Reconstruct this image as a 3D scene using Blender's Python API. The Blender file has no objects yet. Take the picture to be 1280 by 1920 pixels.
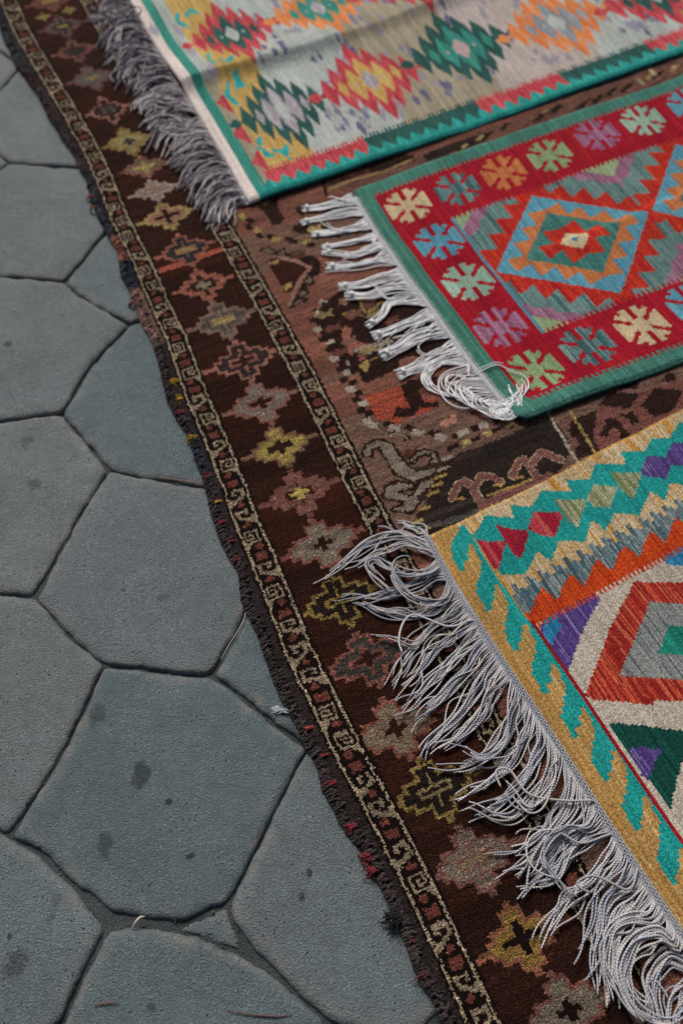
import bpy, math, random
import numpy as np
from mathutils import Vector, noise as mnoise

# ------------------------------------------------------------------ camera, sky, sun, exposure
scene = bpy.context.scene
col = scene.collection
CAM_H, PITCH, F_PX, IW, IH = 1.45, math.radians(57.0), 1850.0, 1280.0, 1920.0
cam_d = bpy.data.cameras.new('camera')
cam_d.sensor_fit = 'VERTICAL'
cam_d.sensor_height = 36.0
cam_d.lens = F_PX / IH * 36.0
cam_d.clip_start = 0.05
cam_d.clip_end = 500.0
cam_d.dof.use_dof = True
cam_d.dof.focus_distance = 1.47
cam_d.dof.aperture_fstop = 2.7
cam = bpy.data.objects.new('camera', cam_d)
col.objects.link(cam)
cam.location = (0, 0, CAM_H)
cam.rotation_euler = (math.pi / 2 - PITCH, 0, 0)
scene.camera = cam

SUN_EL, SUN_AZ = math.radians(46), math.radians(-20)      # azimuth from +Y towards +X
world = bpy.data.worlds.new('World')
scene.world = world
world.use_nodes = True
wn = world.node_tree
sky = wn.nodes.new('ShaderNodeTexSky')
sky.sky_type = 'NISHITA'
sky.sun_disc = False
sky.sun_elevation = SUN_EL
sky.sun_rotation = SUN_AZ
sky.air_density = 0.8
sky.dust_density = 6.0
sky.ozone_density = 1.0
wn.nodes['Background'].inputs['Strength'].default_value = 0.044
wn.links.new(sky.outputs['Color'], wn.nodes['Background'].inputs['Color'])
sun_d = bpy.data.lights.new('sun', 'SUN')
sun_d.energy = 2.8
sun_d.angle = math.radians(24)
sun_d.color = (1.0, 0.95, 0.88)
sun = bpy.data.objects.new('sun', sun_d)
col.objects.link(sun)
sdir = Vector((math.sin(SUN_AZ) * math.cos(SUN_EL), math.cos(SUN_AZ) * math.cos(SUN_EL), math.sin(SUN_EL)))
sun.rotation_euler = sdir.to_track_quat('Z', 'Y').to_euler()
sun.location = sdir * 8
scene.view_settings.view_transform = 'Standard'
scene.view_settings.look = 'None'
scene.view_settings.exposure = 0.18
scene.view_settings.gamma = 1.0
scene.view_settings.use_curve_mapping = False

# ------------------------------------------------------------------ helpers
rng = np.random.default_rng(7)
random.seed(7)
SP, CP = math.sin(PITCH), math.cos(PITCH)

def G(pts, z=0.0):
    """points of the photograph (1280 x 1920) -> ground positions at height z"""
    p = np.asarray(pts, float).reshape(-1, 2)
    x = p[:, 0] - IW / 2
    u = IH / 2 - p[:, 1]
    dy = CP * F_PX + SP * u
    dz = -SP * F_PX + CP * u
    t = (z - CAM_H) / dz
    return np.c_[x * t, dy * t]

def lin(h):
    if not isinstance(h, str):
        return np.array(h, float)
    h = h.lstrip('#')
    c = np.array([int(h[i:i + 2], 16) for i in (0, 2, 4)]) / 255.0
    return np.where(c <= 0.04045, c / 12.92, ((c + 0.055) / 1.055) ** 2.4)

def hash01(*k):
    x = np.zeros_like(np.asarray(k[0], float))
    for i, v in enumerate(k):
        x = x + np.asarray(v, float) * (12.9898 + 65.233 * i)
    x = np.sin(x) * 43758.5453
    return x - np.floor(x)

def vnoise1(x, seed=0):
    i = np.floor(x); f = x - i; f = f * f * (3 - 2 * f)
    return hash01(i, seed + 0 * i) * (1 - f) + hash01(i + 1, seed + 0 * i) * f

def vnoise2(x, y, seed=0):
    i = np.floor(x); j = np.floor(y); fx = x - i; fy = y - j
    fx = fx * fx * (3 - 2 * fx); fy = fy * fy * (3 - 2 * fy)
    s = seed + 0 * i
    a = hash01(i, j, s); b = hash01(i + 1, j, s); c = hash01(i, j + 1, s); d = hash01(i + 1, j + 1, s)
    return (a * (1 - fx) + b * fx) * (1 - fy) + (c * (1 - fx) + d * fx) * fy

def catmull(P, per=6):
    P = np.asarray(P, float)
    if len(P) < 3:
        t = np.linspace(0, 1, per * 2)[:, None]
        return P[0] * (1 - t) + P[-1] * t
    Q = np.vstack([2 * P[0] - P[1], P, 2 * P[-1] - P[-2]])
    out = []
    for i in range(1, len(Q) - 2):
        p0, p1, p2, p3 = Q[i - 1], Q[i], Q[i + 1], Q[i + 2]
        t = np.linspace(0, 1, per, endpoint=False)[:, None]
        out.append(0.5 * (2 * p1 + (p2 - p0) * t + (2 * p0 - 5 * p1 + 4 * p2 - p3) * t ** 2 + (3 * p1 - p0 - 3 * p2 + p3) * t ** 3))
    out.append(P[-1:])
    return np.vstack(out)

def resample(P, n):
    P = np.asarray(P, float)
    d = np.r_[0, np.cumsum(np.linalg.norm(np.diff(P, axis=0), axis=1))]
    u = np.linspace(0, d[-1], n)
    return np.stack([np.interp(u, d, P[:, k]) for k in range(P.shape[1])], 1)

def tag(o, label=None, cat=None, group=None, kind=None):
    if label: o['label'] = label
    if cat: o['category'] = cat
    if group: o['group'] = group
    if kind: o['kind'] = kind
    return o

def mesh_obj(name, verts, faces, mat, parent=None, face_col=None, point_col=None, uv=None, smooth=True):
    """faces: (n,4) or (n,3) int array; uv per vertex"""
    verts = np.asarray(verts, np.float32); faces = np.asarray(faces, np.int32)
    me = bpy.data.meshes.new(name)
    n, k = faces.shape
    me.vertices.add(len(verts)); me.vertices.foreach_set('co', verts.ravel())
    me.loops.add(n * k); me.loops.foreach_set('vertex_index', faces.ravel())
    me.polygons.add(n); me.polygons.foreach_set('loop_start', np.arange(0, n * k, k, dtype=np.int32))
    if smooth: me.polygons.foreach_set('use_smooth', np.ones(n, dtype=bool))
    if face_col is not None:
        at = me.attributes.new('Col', 'FLOAT_COLOR', 'FACE')
        at.data.foreach_set('color', np.c_[face_col, np.ones(n)].astype(np.float32).ravel())
    if point_col is not None:
        at = me.attributes.new('Col', 'FLOAT_COLOR', 'POINT')
        at.data.foreach_set('color', np.c_[point_col, np.ones(len(verts))].astype(np.float32).ravel())
    if uv is not None:
        ul = me.uv_layers.new(name='UVMap')
        ul.data.foreach_set('uv', np.asarray(uv, np.float32)[faces.ravel()].ravel())
    me.update(calc_edges=True)
    me.materials.append(mat)
    o = bpy.data.objects.new(name, me)
    col.objects.link(o)
    if parent is not None: o.parent = parent
    return o

def empty(name, loc=(0, 0, 0)):
    o = bpy.data.objects.new(name, None)
    o.empty_display_size = 0.1
    col.objects.link(o)
    o.location = loc
    return o

class Tubes:
    def __init__(self): self.v, self.f, self.c, self.u, self.n = [], [], [], [], 0
    def add(self, P, r, color, k=6, taper=(1, 1), twist=0.0):
        P = np.asarray(P, float); m = len(P)
        T = np.gradient(P, axis=0); T /= np.linalg.norm(T, axis=1)[:, None] + 1e-9
        up = np.array([0, 0, 1.0]); S = np.cross(T, up)
        bad = np.linalg.norm(S, axis=1) < 0.15
        if bad.any(): S[bad] = np.cross(T[bad], np.array([1.0, 0.3, 0]))
        S /= np.linalg.norm(S, axis=1)[:, None]; N = np.cross(S, T)
        L = np.r_[0, np.cumsum(np.linalg.norm(np.diff(P, axis=0), axis=1))]
        ang = np.linspace(0, 2 * math.pi, k, endpoint=False)
        rr = np.asarray(r) * np.interp(np.linspace(0, 1, m), np.linspace(0, 1, len(taper)), taper)
        V = P[:, None, :] + rr[:, None, None] * (np.cos(ang)[None, :, None] * S[:, None, :] + np.sin(ang)[None, :, None] * N[:, None, :])
        V = np.vstack([V.reshape(-1, 3), P[:1], P[-1:]])
        U = np.stack([np.repeat(L, k), np.tile(ang / (2 * math.pi), m)], 1); U = np.vstack([U, [[0, 0], [L[-1], 0]]])
        i = np.arange(m - 1)[:, None] * k; j = np.arange(k)[None, :]
        F = np.stack([i + j, i + (j + 1) % k, i + k + (j + 1) % k, i + k + j], -1).reshape(-1, 4)
        e = m * k
        jj = np.arange(0, k, 2) if k > 3 else np.array([0])
        c0 = np.stack([np.full(len(jj), e), (jj + 2) % k, (jj + 1) % k, jj], 1)
        b = (m - 1) * k
        c1 = np.stack([np.full(len(jj), e + 1), b + jj, b + (jj + 1) % k, b + (jj + 2) % k], 1)
        F = np.vstack([F, c0, c1]) + self.n
        self.v.append(V); self.f.append(F); self.u.append(U); self.n += len(V)
        cc = np.asarray(color, float)
        self.c.append(np.repeat(cc[None, :], len(V), 0) if cc.ndim == 1 else cc)
    def build(self, name, mat, parent=None):
        return mesh_obj(name, np.vstack(self.v), np.vstack(self.f), mat, parent, point_col=np.vstack(self.c), uv=np.vstack(self.u))

# ------------------------------------------------------------------ materials
def new_mat(name):
    m = bpy.data.materials.new(name); m.use_nodes = True
    nt = m.node_tree
    return m, nt, nt.nodes['Principled BSDF']

def nd(nt, typ, **kw):
    n = nt.nodes.new(typ)
    for k, v in kw.items():
        if k in n.inputs.keys() if isinstance(k, str) else False: n.inputs[k].default_value = v
        else: setattr(n, k, v)
    return n

def math_node(nt, op, a, b=None, c=None):
    n = nt.nodes.new('ShaderNodeMath'); n.operation = op
    for i, v in enumerate((a, b, c)):
        if v is None: continue
        if hasattr(v, 'links'): nt.links.new(v, n.inputs[i])
        else: n.inputs[i].default_value = v
    return n.outputs[0]

def woven_mat(name, rough, sheen, freq_u, freq_v, bump, fuzz, dist):
    m, nt, bs = new_mat(name)
    at = nd(nt, 'ShaderNodeAttribute'); at.attribute_name = 'Col'
    uv = nd(nt, 'ShaderNodeUVMap')
    sep = nd(nt, 'ShaderNodeSeparateXYZ'); nt.links.new(uv.outputs[0], sep.inputs[0])
    mp = nd(nt, 'ShaderNodeMapping'); nt.links.new(uv.outputs[0], mp.inputs[0]); mp.inputs['Scale'].default_value = (freq_u, freq_v, 1)
    n1 = nd(nt, 'ShaderNodeTexNoise'); n1.inputs['Scale'].default_value = 1.0; n1.inputs['Detail'].default_value = 3
    nt.links.new(mp.outputs[0], n1.inputs['Vector'])
    n2 = nd(nt, 'ShaderNodeTexVoronoi'); n2.inputs['Scale'].default_value = 1.0
    nt.links.new(mp.outputs[0], n2.inputs['Vector'])
    # fibre colour: fine light/dark flecks
    hsv = nd(nt, 'ShaderNodeHueSaturation')
    mr = nd(nt, 'ShaderNodeMapRange'); nt.links.new(n1.outputs['Fac'], mr.inputs[0])
    mr.inputs[1].default_value = 0.3; mr.inputs[2].default_value = 0.7
    mr.inputs[3].default_value = 1 - fuzz; mr.inputs[4].default_value = 1 + fuzz
    nt.links.new(mr.outputs[0], hsv.inputs['Value']); nt.links.new(at.outputs['Color'], hsv.inputs['Color'])
    nt.links.new(hsv.outputs[0], bs.inputs['Base Color'])
    h = math_node(nt, 'SUBTRACT', n1.outputs['Fac'], n2.outputs['Distance'])
    bp = nd(nt, 'ShaderNodeBump'); bp.inputs['Strength'].default_value = bump; bp.inputs['Distance'].default_value = dist
    nt.links.new(h, bp.inputs['Height']); nt.links.new(bp.outputs[0], bs.inputs['Normal'])
    bs.inputs['Roughness'].default_value = rough
    bs.inputs['Specular IOR Level'].default_value = 0.12
    bs.inputs['Sheen Weight'].default_value = sheen
    bs.inputs['Sheen Roughness'].default_value = 0.45
    return m

M_kilim = woven_mat('kilim_wool', 0.95, 0.0, 520, 260, 0.8, 0.22, 0.0016)
M_pile = woven_mat('pile_wool', 0.95, 0.0, 420, 420, 1.0, 0.30, 0.0030)

def yarn_mat(name, pitch, amount, rough=0.9):
    m, nt, bs = new_mat(name)
    at = nd(nt, 'ShaderNodeAttribute'); at.attribute_name = 'Col'
    uv = nd(nt, 'ShaderNodeUVMap')
    sep = nd(nt, 'ShaderNodeSeparateXYZ'); nt.links.new(uv.outputs[0], sep.inputs[0])
    ph = math_node(nt, 'ADD', math_node(nt, 'MULTIPLY', sep.outputs[0], 2 * math.pi / pitch), math_node(nt, 'MULTIPLY', sep.outputs[1], 4 * math.pi))
    w = math_node(nt, 'SINE', ph)
    w01 = math_node(nt, 'MULTIPLY_ADD', w, 0.5, 0.5)
    mix = nd(nt, 'ShaderNodeHueSaturation')
    nt.links.new(math_node(nt, 'MULTIPLY_ADD', w01, amount, 1 - amount * 0.75), mix.inputs['Value'])
    nt.links.new(at.outputs['Color'], mix.inputs['Color']); nt.links.new(mix.outputs[0], bs.inputs['Base Color'])
    bp = nd(nt, 'ShaderNodeBump'); bp.inputs['Strength'].default_value = 0.7; bp.inputs['Distance'].default_value = 0.0012
    nt.links.new(w01, bp.inputs['Height']); nt.links.new(bp.outputs[0], bs.inputs['Normal'])
    bs.inputs['Roughness'].default_value = rough; bs.inputs['Specular IOR Level'].default_value = 0.25
    bs.inputs['Sheen Weight'].default_value = 0.08
    return m
M_cord = yarn_mat('plied_cotton_cord', 0.0045, 0.14)
M_cotton = yarn_mat('white_cotton', 0.005, 0.10)
M_yarn = yarn_mat('loose_wool_yarn', 0.004, 0.5)

def stone_mat(name, base, dark, spots=None, rough=0.46):
    m, nt, bs = new_mat(name)
    geo = nd(nt, 'ShaderNodeNewGeometry')
    P = geo.outputs['Position']
    def noise(scale, detail=6, ro=0.6, vec=P):
        n = nd(nt, 'ShaderNodeTexNoise'); n.inputs['Scale'].default_value = scale; n.inputs['Detail'].default_value = detail
        n.inputs['Roughness'].default_value = ro; nt.links.new(vec, n.inputs['Vector']); return n.outputs['Fac']
    def sharp(x, lo, hi):
        q = nd(nt, 'ShaderNodeMapRange'); nt.links.new(x, q.inputs[0]); q.inputs[1].default_value = lo; q.inputs[2].default_value = hi; return q.outputs[0]
    big, mid, fine = sharp(noise(6, 6, .65), .32, .68), sharp(noise(42, 8, .75), .3, .7), sharp(noise(400, 2, .7), .36, .64)
    warp = nd(nt, 'ShaderNodeTexNoise'); warp.inputs['Scale'].default_value = 3.0; nt.links.new(P, warp.inputs['Vector'])
    wv = nd(nt, 'ShaderNodeVectorMath'); wv.operation = 'MULTIPLY_ADD'; nt.links.new(warp.outputs['Color'], wv.inputs[0]); wv.inputs[1].default_value = (.5, .5, 0); nt.links.new(P, wv.inputs[2])
    mp = nd(nt, 'ShaderNodeMapping'); mp.inputs['Rotation'].default_value = (0, 0, -0.75); mp.inputs['Scale'].default_value = (14, 70, 1)
    nt.links.new(wv.outputs[0], mp.inputs[0]); stroke = sharp(noise(1.0, 4, 0.6, mp.outputs[0]), .3, .7)
    strength = sharp(noise(4.5, 2), .45, .65)
    stroke = math_node(nt, 'MULTIPLY', stroke, strength)
    cr = nd(nt, 'ShaderNodeValToRGB')
    f = math_node(nt, 'ADD', math_node(nt, 'MULTIPLY', big, 0.34), math_node(nt, 'ADD', math_node(nt, 'MULTIPLY', mid, 0.28), math_node(nt, 'MULTIPLY', fine, 0.38)))
    nt.links.new(f, cr.inputs[0])
    cr.color_ramp.elements[0].position = 0.12; cr.color_ramp.elements[0].color = (*(base * 0.62), 1)
    cr.color_ramp.elements[1].position = 0.90; cr.color_ramp.elements[1].color = (*(base * 1.45 * np.array([1.02, 1.0, .99])), 1)
    c = cr.outputs[0]
    # pits and grit
    vor = nd(nt, 'ShaderNodeTexVoronoi'); vor.inputs['Scale'].default_value = 130; nt.links.new(P, vor.inputs['Vector'])
    pit = nd(nt, 'ShaderNodeMapRange'); nt.links.new(vor.outputs['Distance'], pit.inputs[0])
    pit.inputs[1].default_value = 0.10; pit.inputs[2].default_value = 0.22; pit.inputs[3].default_value = 1; pit.inputs[4].default_value = 0
    gate = nd(nt, 'ShaderNodeMapRange'); nt.links.new(noise(24, 3), gate.inputs[0]); gate.inputs[1].default_value = 0.46; gate.inputs[2].default_value = 0.62
    pits = math_node(nt, 'MULTIPLY', pit.outputs[0], gate.outputs[0])
    mx = nd(nt, 'ShaderNodeMix'); mx.data_type = 'RGBA'
    nt.links.new(math_node(nt, 'MULTIPLY', pits, 0.75), mx.inputs[0]); nt.links.new(c, mx.inputs[6]); mx.inputs[7].default_value = (*dark, 1)
    c = mx.outputs[2]
    if spots:
        wob = nd(nt, 'ShaderNodeTexNoise'); wob.inputs['Scale'].default_value = 95; wob.inputs['Detail'].default_value = 4; nt.links.new(P, wob.inputs['Vector'])
        acc = None
        for (x, y, r, s, k) in spots:
            d = nd(nt, 'ShaderNodeVectorMath'); d.operation = 'SUBTRACT'; nt.links.new(P, d.inputs[0]); d.inputs[1].default_value = (x, y, 0)
            sc = nd(nt, 'ShaderNodeVectorMath'); sc.operation = 'MULTIPLY'; nt.links.new(d.outputs[0], sc.inputs[0]); sc.inputs[1].default_value = (1 / r, 1 / (r * s), 0)
            ln = nd(nt, 'ShaderNodeVectorMath'); ln.operation = 'LENGTH'; nt.links.new(sc.outputs[0], ln.inputs[0])
            q = math_node(nt, 'ADD', ln.outputs['Value'], math_node(nt, 'MULTIPLY_ADD', wob.outputs['Fac'], 2.0, -1.0))
            mrr = nd(nt, 'ShaderNodeMapRange'); nt.links.new(q, mrr.inputs[0]); mrr.inputs[1].default_value = 0.7; mrr.inputs[2].default_value = 1.2
            mrr.inputs[3].default_value = k; mrr.inputs[4].default_value = 0
            acc = mrr.outputs[0] if acc is None else math_node(nt, 'MAXIMUM', acc, mrr.outputs[0])
        m2 = nd(nt, 'ShaderNodeMix'); m2.data_type = 'RGBA'
        nt.links.new(acc, m2.inputs[0]); nt.links.new(c, m2.inputs[6]); m2.inputs[7].default_value = (*dark, 1)
        c = m2.outputs[2]
    scuff = math_node(nt, 'MULTIPLY', sharp(noise(7.5, 6, .7), .60, .72), sharp(noise(95, 5, .75), .40, .60))
    m4 = nd(nt, 'ShaderNodeMix'); m4.data_type = 'RGBA'; nt.links.new(math_node(nt, 'MULTIPLY', scuff, .45), m4.inputs[0]); nt.links.new(c, m4.inputs[6]); m4.inputs[7].default_value = (*(base * 1.9), 1)
    c = m4.outputs[2]
    # every slab was cast a little differently; lips of the slabs are rubbed pale brown
    oi = nd(nt, 'ShaderNodeObjectInfo')
    hs = nd(nt, 'ShaderNodeHueSaturation'); nt.links.new(c, hs.inputs['Color'])
    nt.links.new(math_node(nt, 'MULTIPLY_ADD', oi.outputs['Random'], .24, .88), hs.inputs['Value'])
    nt.links.new(math_node(nt, 'MULTIPLY_ADD', oi.outputs['Random'], -.7, 1.25), hs.inputs['Saturation'])
    at = nd(nt, 'ShaderNodeAttribute'); at.attribute_name = 'Col'
    lip = math_node(nt, 'MULTIPLY', at.outputs['Fac'], sharp(noise(30, 5, .7), .42, .62))
    m3 = nd(nt, 'ShaderNodeMix'); m3.data_type = 'RGBA'; nt.links.new(math_node(nt, 'MULTIPLY', lip, .65), m3.inputs[0]); nt.links.new(hs.outputs[0], m3.inputs[6]); m3.inputs[7].default_value = (*lin('#8f8a84'), 1)
    c = m3.outputs[2]
    nt.links.new(c, bs.inputs['Base Color'])
    def bump(h, dist, prev=None):
        bp = nd(nt, 'ShaderNodeBump'); bp.inputs['Strength'].default_value = 1.0; bp.inputs['Distance'].default_value = dist
        nt.links.new(h, bp.inputs['Height'])
        if prev is not None: nt.links.new(prev, bp.inputs['Normal'])
        return bp.outputs[0]
    nrm = bump(mid, .0011); nrm = bump(stroke, .0019, nrm); nrm = bump(scuff, .0020, nrm); nrm = bump(math_node(nt, 'SUBTRACT', fine, math_node(nt, 'MULTIPLY', pits, 2.0)), .0019, nrm)
    nt.links.new(nrm, bs.inputs['Normal'])
    bs.inputs['Roughness'].default_value = rough; bs.inputs['Specular IOR Level'].default_value = 0.55
    return m

STONE = lin('#617278'); STONE_D = lin('#262d31')
spot_px = [(265, 1452, 17, 1.2, .75), (316, 1504, 8, .8, .95), (197, 1585, 15, 1.3, .6), (357, 1605, 9, .7, .9), (30, 1805, 20, 1.0, .6),
           (580, 1637, 5, 1.5, .9), (567, 1682, 6, 1.2, .8), (182, 1340, 15, 1.3, .55), (15, 645, 8, .8, .8), (50, 828, 12, .9, .5), (66, 906, 13, .8, .55),
           (18, 1757, 5, 1, .9), (105, 1690, 9, 1.2, .4), (284, 1887, 9, .7, .5), (95, 1720, 11, 1, .35), (365, 862, 5, 1, .6), (230, 1105, 5, .6, .5), (150, 960, 6, .7, .5), (305, 1120, 12, .5, .3)]
def px_len(y):                                              # metres per photo pixel across, at image row y
    g = G([(600, y), (601, y)]); return float(np.linalg.norm(g[1] - g[0]))
spots = [(*G([(x, y)])[0], r * px_len(y), s / 0.8, k) for x, y, r, s, k in spot_px]
M_stone = stone_mat('worn_grey_concrete', STONE, STONE_D, spots)
M_mortar = stone_mat('dark_joint_mortar', lin('#40484b'), lin('#101315'), rough=0.8)

# ------------------------------------------------------------------ ground and paving
def sheet(name, size, cx, cy, z, mat, n=2):
    xs = np.linspace(cx - size / 2, cx + size / 2, n); ys = np.linspace(cy - size / 2, cy + size / 2, n)
    X, Y = np.meshgrid(xs, ys, indexing='ij')
    Z = z + (0.0035 * (vnoise2(X * 45, Y * 45, 3) - 0.5) + 0.002 * (vnoise2(X * 160, Y * 160, 5) - 0.5) if n > 2 else 0 * X)
    i = np.arange(n - 1)[:, None] * n + np.arange(n - 1)[None, :]
    F = np.stack([i, i + n, i + n + 1, i + 1], -1).reshape(-1, 4)
    return mesh_obj(name, np.c_[X.ravel(), Y.ravel(), Z.ravel()], F, mat)
ground = tag(sheet('ground', 120, 0, 0, -0.030, M_mortar), kind='structure')
paving = tag(sheet('paving', 6.0, 0.0, 1.2, -0.0115, M_mortar, 480), kind='structure')

def stone_mesh(poly, seed, gap=0.0012, rnd=0.009):
    P = np.asarray(poly, float)
    c = P.mean(0)
    pts = []                                                # round the corners
    m = len(P)
    for i in range(m):
        a, b, d = P[i - 1], P[i], P[(i + 1) % m]
        r1 = min(rnd, np.linalg.norm(a - b) * 0.4); r2 = min(rnd, np.linalg.norm(d - b) * 0.4)
        p0 = b + (a - b) / np.linalg.norm(a - b) * r1; p2 = b + (d - b) / np.linalg.norm(d - b) * r2
        for t in (0, .25, .5, .75, 1): pts.append((1 - t) ** 2 * p0 + 2 * t * (1 - t) * b + t * t * p2)
    O = resample(np.vstack([pts, pts[:1]]), 181)[:-1]
    T = np.roll(O, -1, 0) - np.roll(O, 1, 0); T /= np.linalg.norm(T, axis=1)[:, None] + 1e-9
    N = np.c_[-T[:, 1], T[:, 0]]
    if ((c - O) * N).sum() < 0: N = -N
    ang = np.arange(180)
    jit = (vnoise2(O[:, 0] * 40, O[:, 1] * 40, seed) - 0.5) * 0.006 + (vnoise2(O[:, 0] * 150, O[:, 1] * 150, seed + 3) - 0.5) * 0.003
    O = O + (c - O) / np.linalg.norm(c - O, axis=1)[:, None] * (gap + jit)[:, None]
    rings, zs = [], []
    wear = 0.7 + 0.9 * vnoise2(O[:, 0] * 14, O[:, 1] * 14, seed + 9)
    rad = np.linalg.norm(c - O, axis=1)[:, None]; dirc = (c - O) / rad
    for d, z in ((0, -.020), (0.0005, -.0090), (.0022, -.0056), (.0046, -.0031), (.0075, -.0015), (.0115, -.0006), (.018, -.0002)):
        rings.append(O + dirc * np.minimum((d * (wear if z > -.01 else 1 + 0 * wear))[:, None], rad * .6)); zs.append(np.full(180, z))
    base = rings[-1]
    for f in np.linspace(0.06, 0.97, 16):
        rings.append(base * (1 - f) + c * f); zs.append(np.zeros(180))
    R = np.vstack(rings); Z = np.concatenate(zs)
    top = np.concatenate([np.full(180, w) for w in ([0, .3, .6, .8, 1, 1, 1] + [1] * 16)])
    Z = Z + top * (0.004 * (vnoise2(R[:, 0] * 9, R[:, 1] * 9, seed) - 0.5) + 0.0016 * (vnoise2(R[:, 0] * 38, R[:, 1] * 38, seed + 1) - 0.5) + 0.0007 * (vnoise2(R[:, 0] * 130, R[:, 1] * 130, seed + 2) - 0.5))
    tilt = (np.array([hash01(np.array(seed), np.array(k)) for k in (1, 2)]) - 0.5) * 0.012
    Z = Z + top * ((R - c) @ tilt) - 0.001
    nr = len(rings)
    i = np.arange(nr - 1)[:, None] * 180; j = np.arange(180)[None, :]
    F = np.stack([i + j, i + (j + 1) % 180, i + 180 + (j + 1) % 180, i + 180 + j], -1).reshape(-1, 4)
    V = np.c_[R, Z]; e = len(V)
    V = np.vstack([V, [[*c, Z[-180:].mean()]]])
    jj = np.arange(0, 180, 2); b = (nr - 1) * 180
    cap = np.stack([np.full(90, e), b + jj, b + (jj + 1) % 180, b + (jj + 2) % 180], 1)
    F = np.vstack([F, cap])
    ar = 0.5 * np.sum(O[:, 0] * np.roll(O[:, 1], -1) - O[:, 1] * np.roll(O[:, 0], -1))
    if ar < 0: F = F[:, ::-1]
    E_ = np.r_[np.concatenate([np.full(180, w) for w in ([0, .1, .6, 1, 1, .6, .25] + [0] * 16)]), 0]
    return V, F, np.repeat(E_[:, None], 3, 1)

stones_px = [
    [(-190, 20), (-120, -60), (40, -60), (110, 60), (40, 122), (-10, 85)],
    [(-190, 20), (-10, 85), (40, 122), (-5, 170), (-200, 150)],
    [(-5, 170), (40, 122), (160, 150), (230, 250), (155, 311), (60, 306), (18, 303), (-40, 255)],
    [(-40, 255), (18, 303), (-40, 345), (-200, 350), (-230, 260)],
    [(18, 303), (60, 306), (155, 311), (270, 380), (198, 432), (120, 525), (55, 518), (-15, 512), (-75, 430), (-40, 345)],
    [(120, 525), (198, 432), (330, 470), (350, 560), (243, 606), (150, 552)],
    [(-15, 512), (55, 518), (120, 525), (150, 552), (243, 606), (170, 680), (115, 773), (60, 778), (-10, 788), (-110, 690)],
    [(243, 606), (350, 560), (470, 720), (480, 860), (386, 911), (270, 892), (203, 878), (115, 773), (170, 680)],
    [(-10, 788), (60, 778), (115, 773), (203, 878), (130, 995), (60, 1114), (-15, 1110), (-130, 960)],
    [(203, 878), (270, 892), (386, 911), (500, 930), (560, 1050), (467, 1136), (398, 1262), (340, 1262), (250, 1250), (194, 1246), (130, 1190), (66, 1120), (130, 995)],
    [(-15, 1110), (60, 1114), (66, 1120), (130, 1190), (194, 1246), (105, 1430), (14, 1565), (-90, 1520), (-170, 1280)],
    [(194, 1246), (250, 1250), (340, 1262), (398, 1266), (500, 1345), (578, 1404), (553, 1445), (490, 1570), (428, 1690), (345, 1730), (270, 1724), (205, 1708), (130, 1650), (70, 1592), (14, 1568), (105, 1430)],
    [(467, 1136), (560, 1050), (720, 1200), (720, 1340), (578, 1400), (500, 1340), (400, 1262)],
    [(578, 1404), (720, 1350), (900, 1500), (930, 1800), (760, 1960), (612, 1915), (520, 1825), (447, 1750), (430, 1690), (490, 1570), (553, 1445)],
    [(-90, 1520), (14, 1568), (70, 1597), (140, 1665), (196, 1742), (150, 1835), (105, 1930), (-40, 1990), (-150, 1800)],
    [(199, 1744), (252, 1732), (330, 1742), (400, 1768), (450, 1790), (520, 1836), (608, 1915), (560, 2060), (300, 2140), (90, 2040), (112, 1925), (155, 1835)],
    [(352, 1731), (427, 1695), (441, 1746), (450, 1778), (402, 1764), (338, 1741)],
]
polys = [G(p) for p in stones_px]
cents = [p.mean(0) for p in polys]
# out of view the paving goes on as rough hexagons of the same size
extra = []
rr = random.Random(4)
for iy in range(-4, 10):
    for ix in range(-8, 9):
        c = np.array([ix * 0.36 + (0.18 if iy % 2 else 0) + rr.uniform(-.03, .03), iy * 0.31 + 0.1 + rr.uniform(-.03, .03)])
        if min(np.linalg.norm(c - k) for k in cents) < 0.33: continue
        extra.append(c)
def clip(poly, p, q):                                       # half-plane nearer p than q
    mid, nv = (p + q) / 2, q - p; out = []
    for i in range(len(poly)):
        a, b = poly[i], poly[(i + 1) % len(poly)]
        da, db = (a - mid) @ nv, (b - mid) @ nv
        if da <= 0: out.append(a)
        if da * db < 0: out.append(a + (b - a) * (da / (da - db)))
    return out
allc = cents[:-1] + extra
seed = 11
cover = G([(60, -100), (1000, 1950)])
made = [(p, 0.0012) for p in polys[:-1]]
for c in extra:
    if c[0] > -0.75 + (2.5 - c[1]) * 0.4 + 0.25 and c[1] > -0.2: continue     # wholly under the big rug
    if c[0] < -1.9 or c[1] < -0.9: continue
    poly = [c + np.array(v) for v in ((-.4, -.4), (.4, -.4), (.4, .4), (-.4, .4))]
    for q in allc:
        if q is not c and np.linalg.norm(q - c) < 0.9: poly = clip(poly, c, q)
        if len(poly) < 3: break
    if len(poly) < 4: continue
    made.append((np.array(poly), 0.02 if min(np.linalg.norm(c - k) for k in cents) < 0.55 else 0.006))
for p, gap in made:
    V, F, C_ = stone_mesh(p, seed, gap); seed += 17
    mesh_obj('paving_stone', V, F, M_stone, paving, point_col=C_)
V, F, C_ = stone_mesh(polys[-1], 977, 0.0008, 0.004); V[:, 2] = np.minimum(V[:, 2], -.0006) * .6 - .0068
mesh_obj('paving_stone', V, F, M_stone, paving, point_col=C_)['label'] = 'small sunken wedge of stone filling the wide joint'

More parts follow.
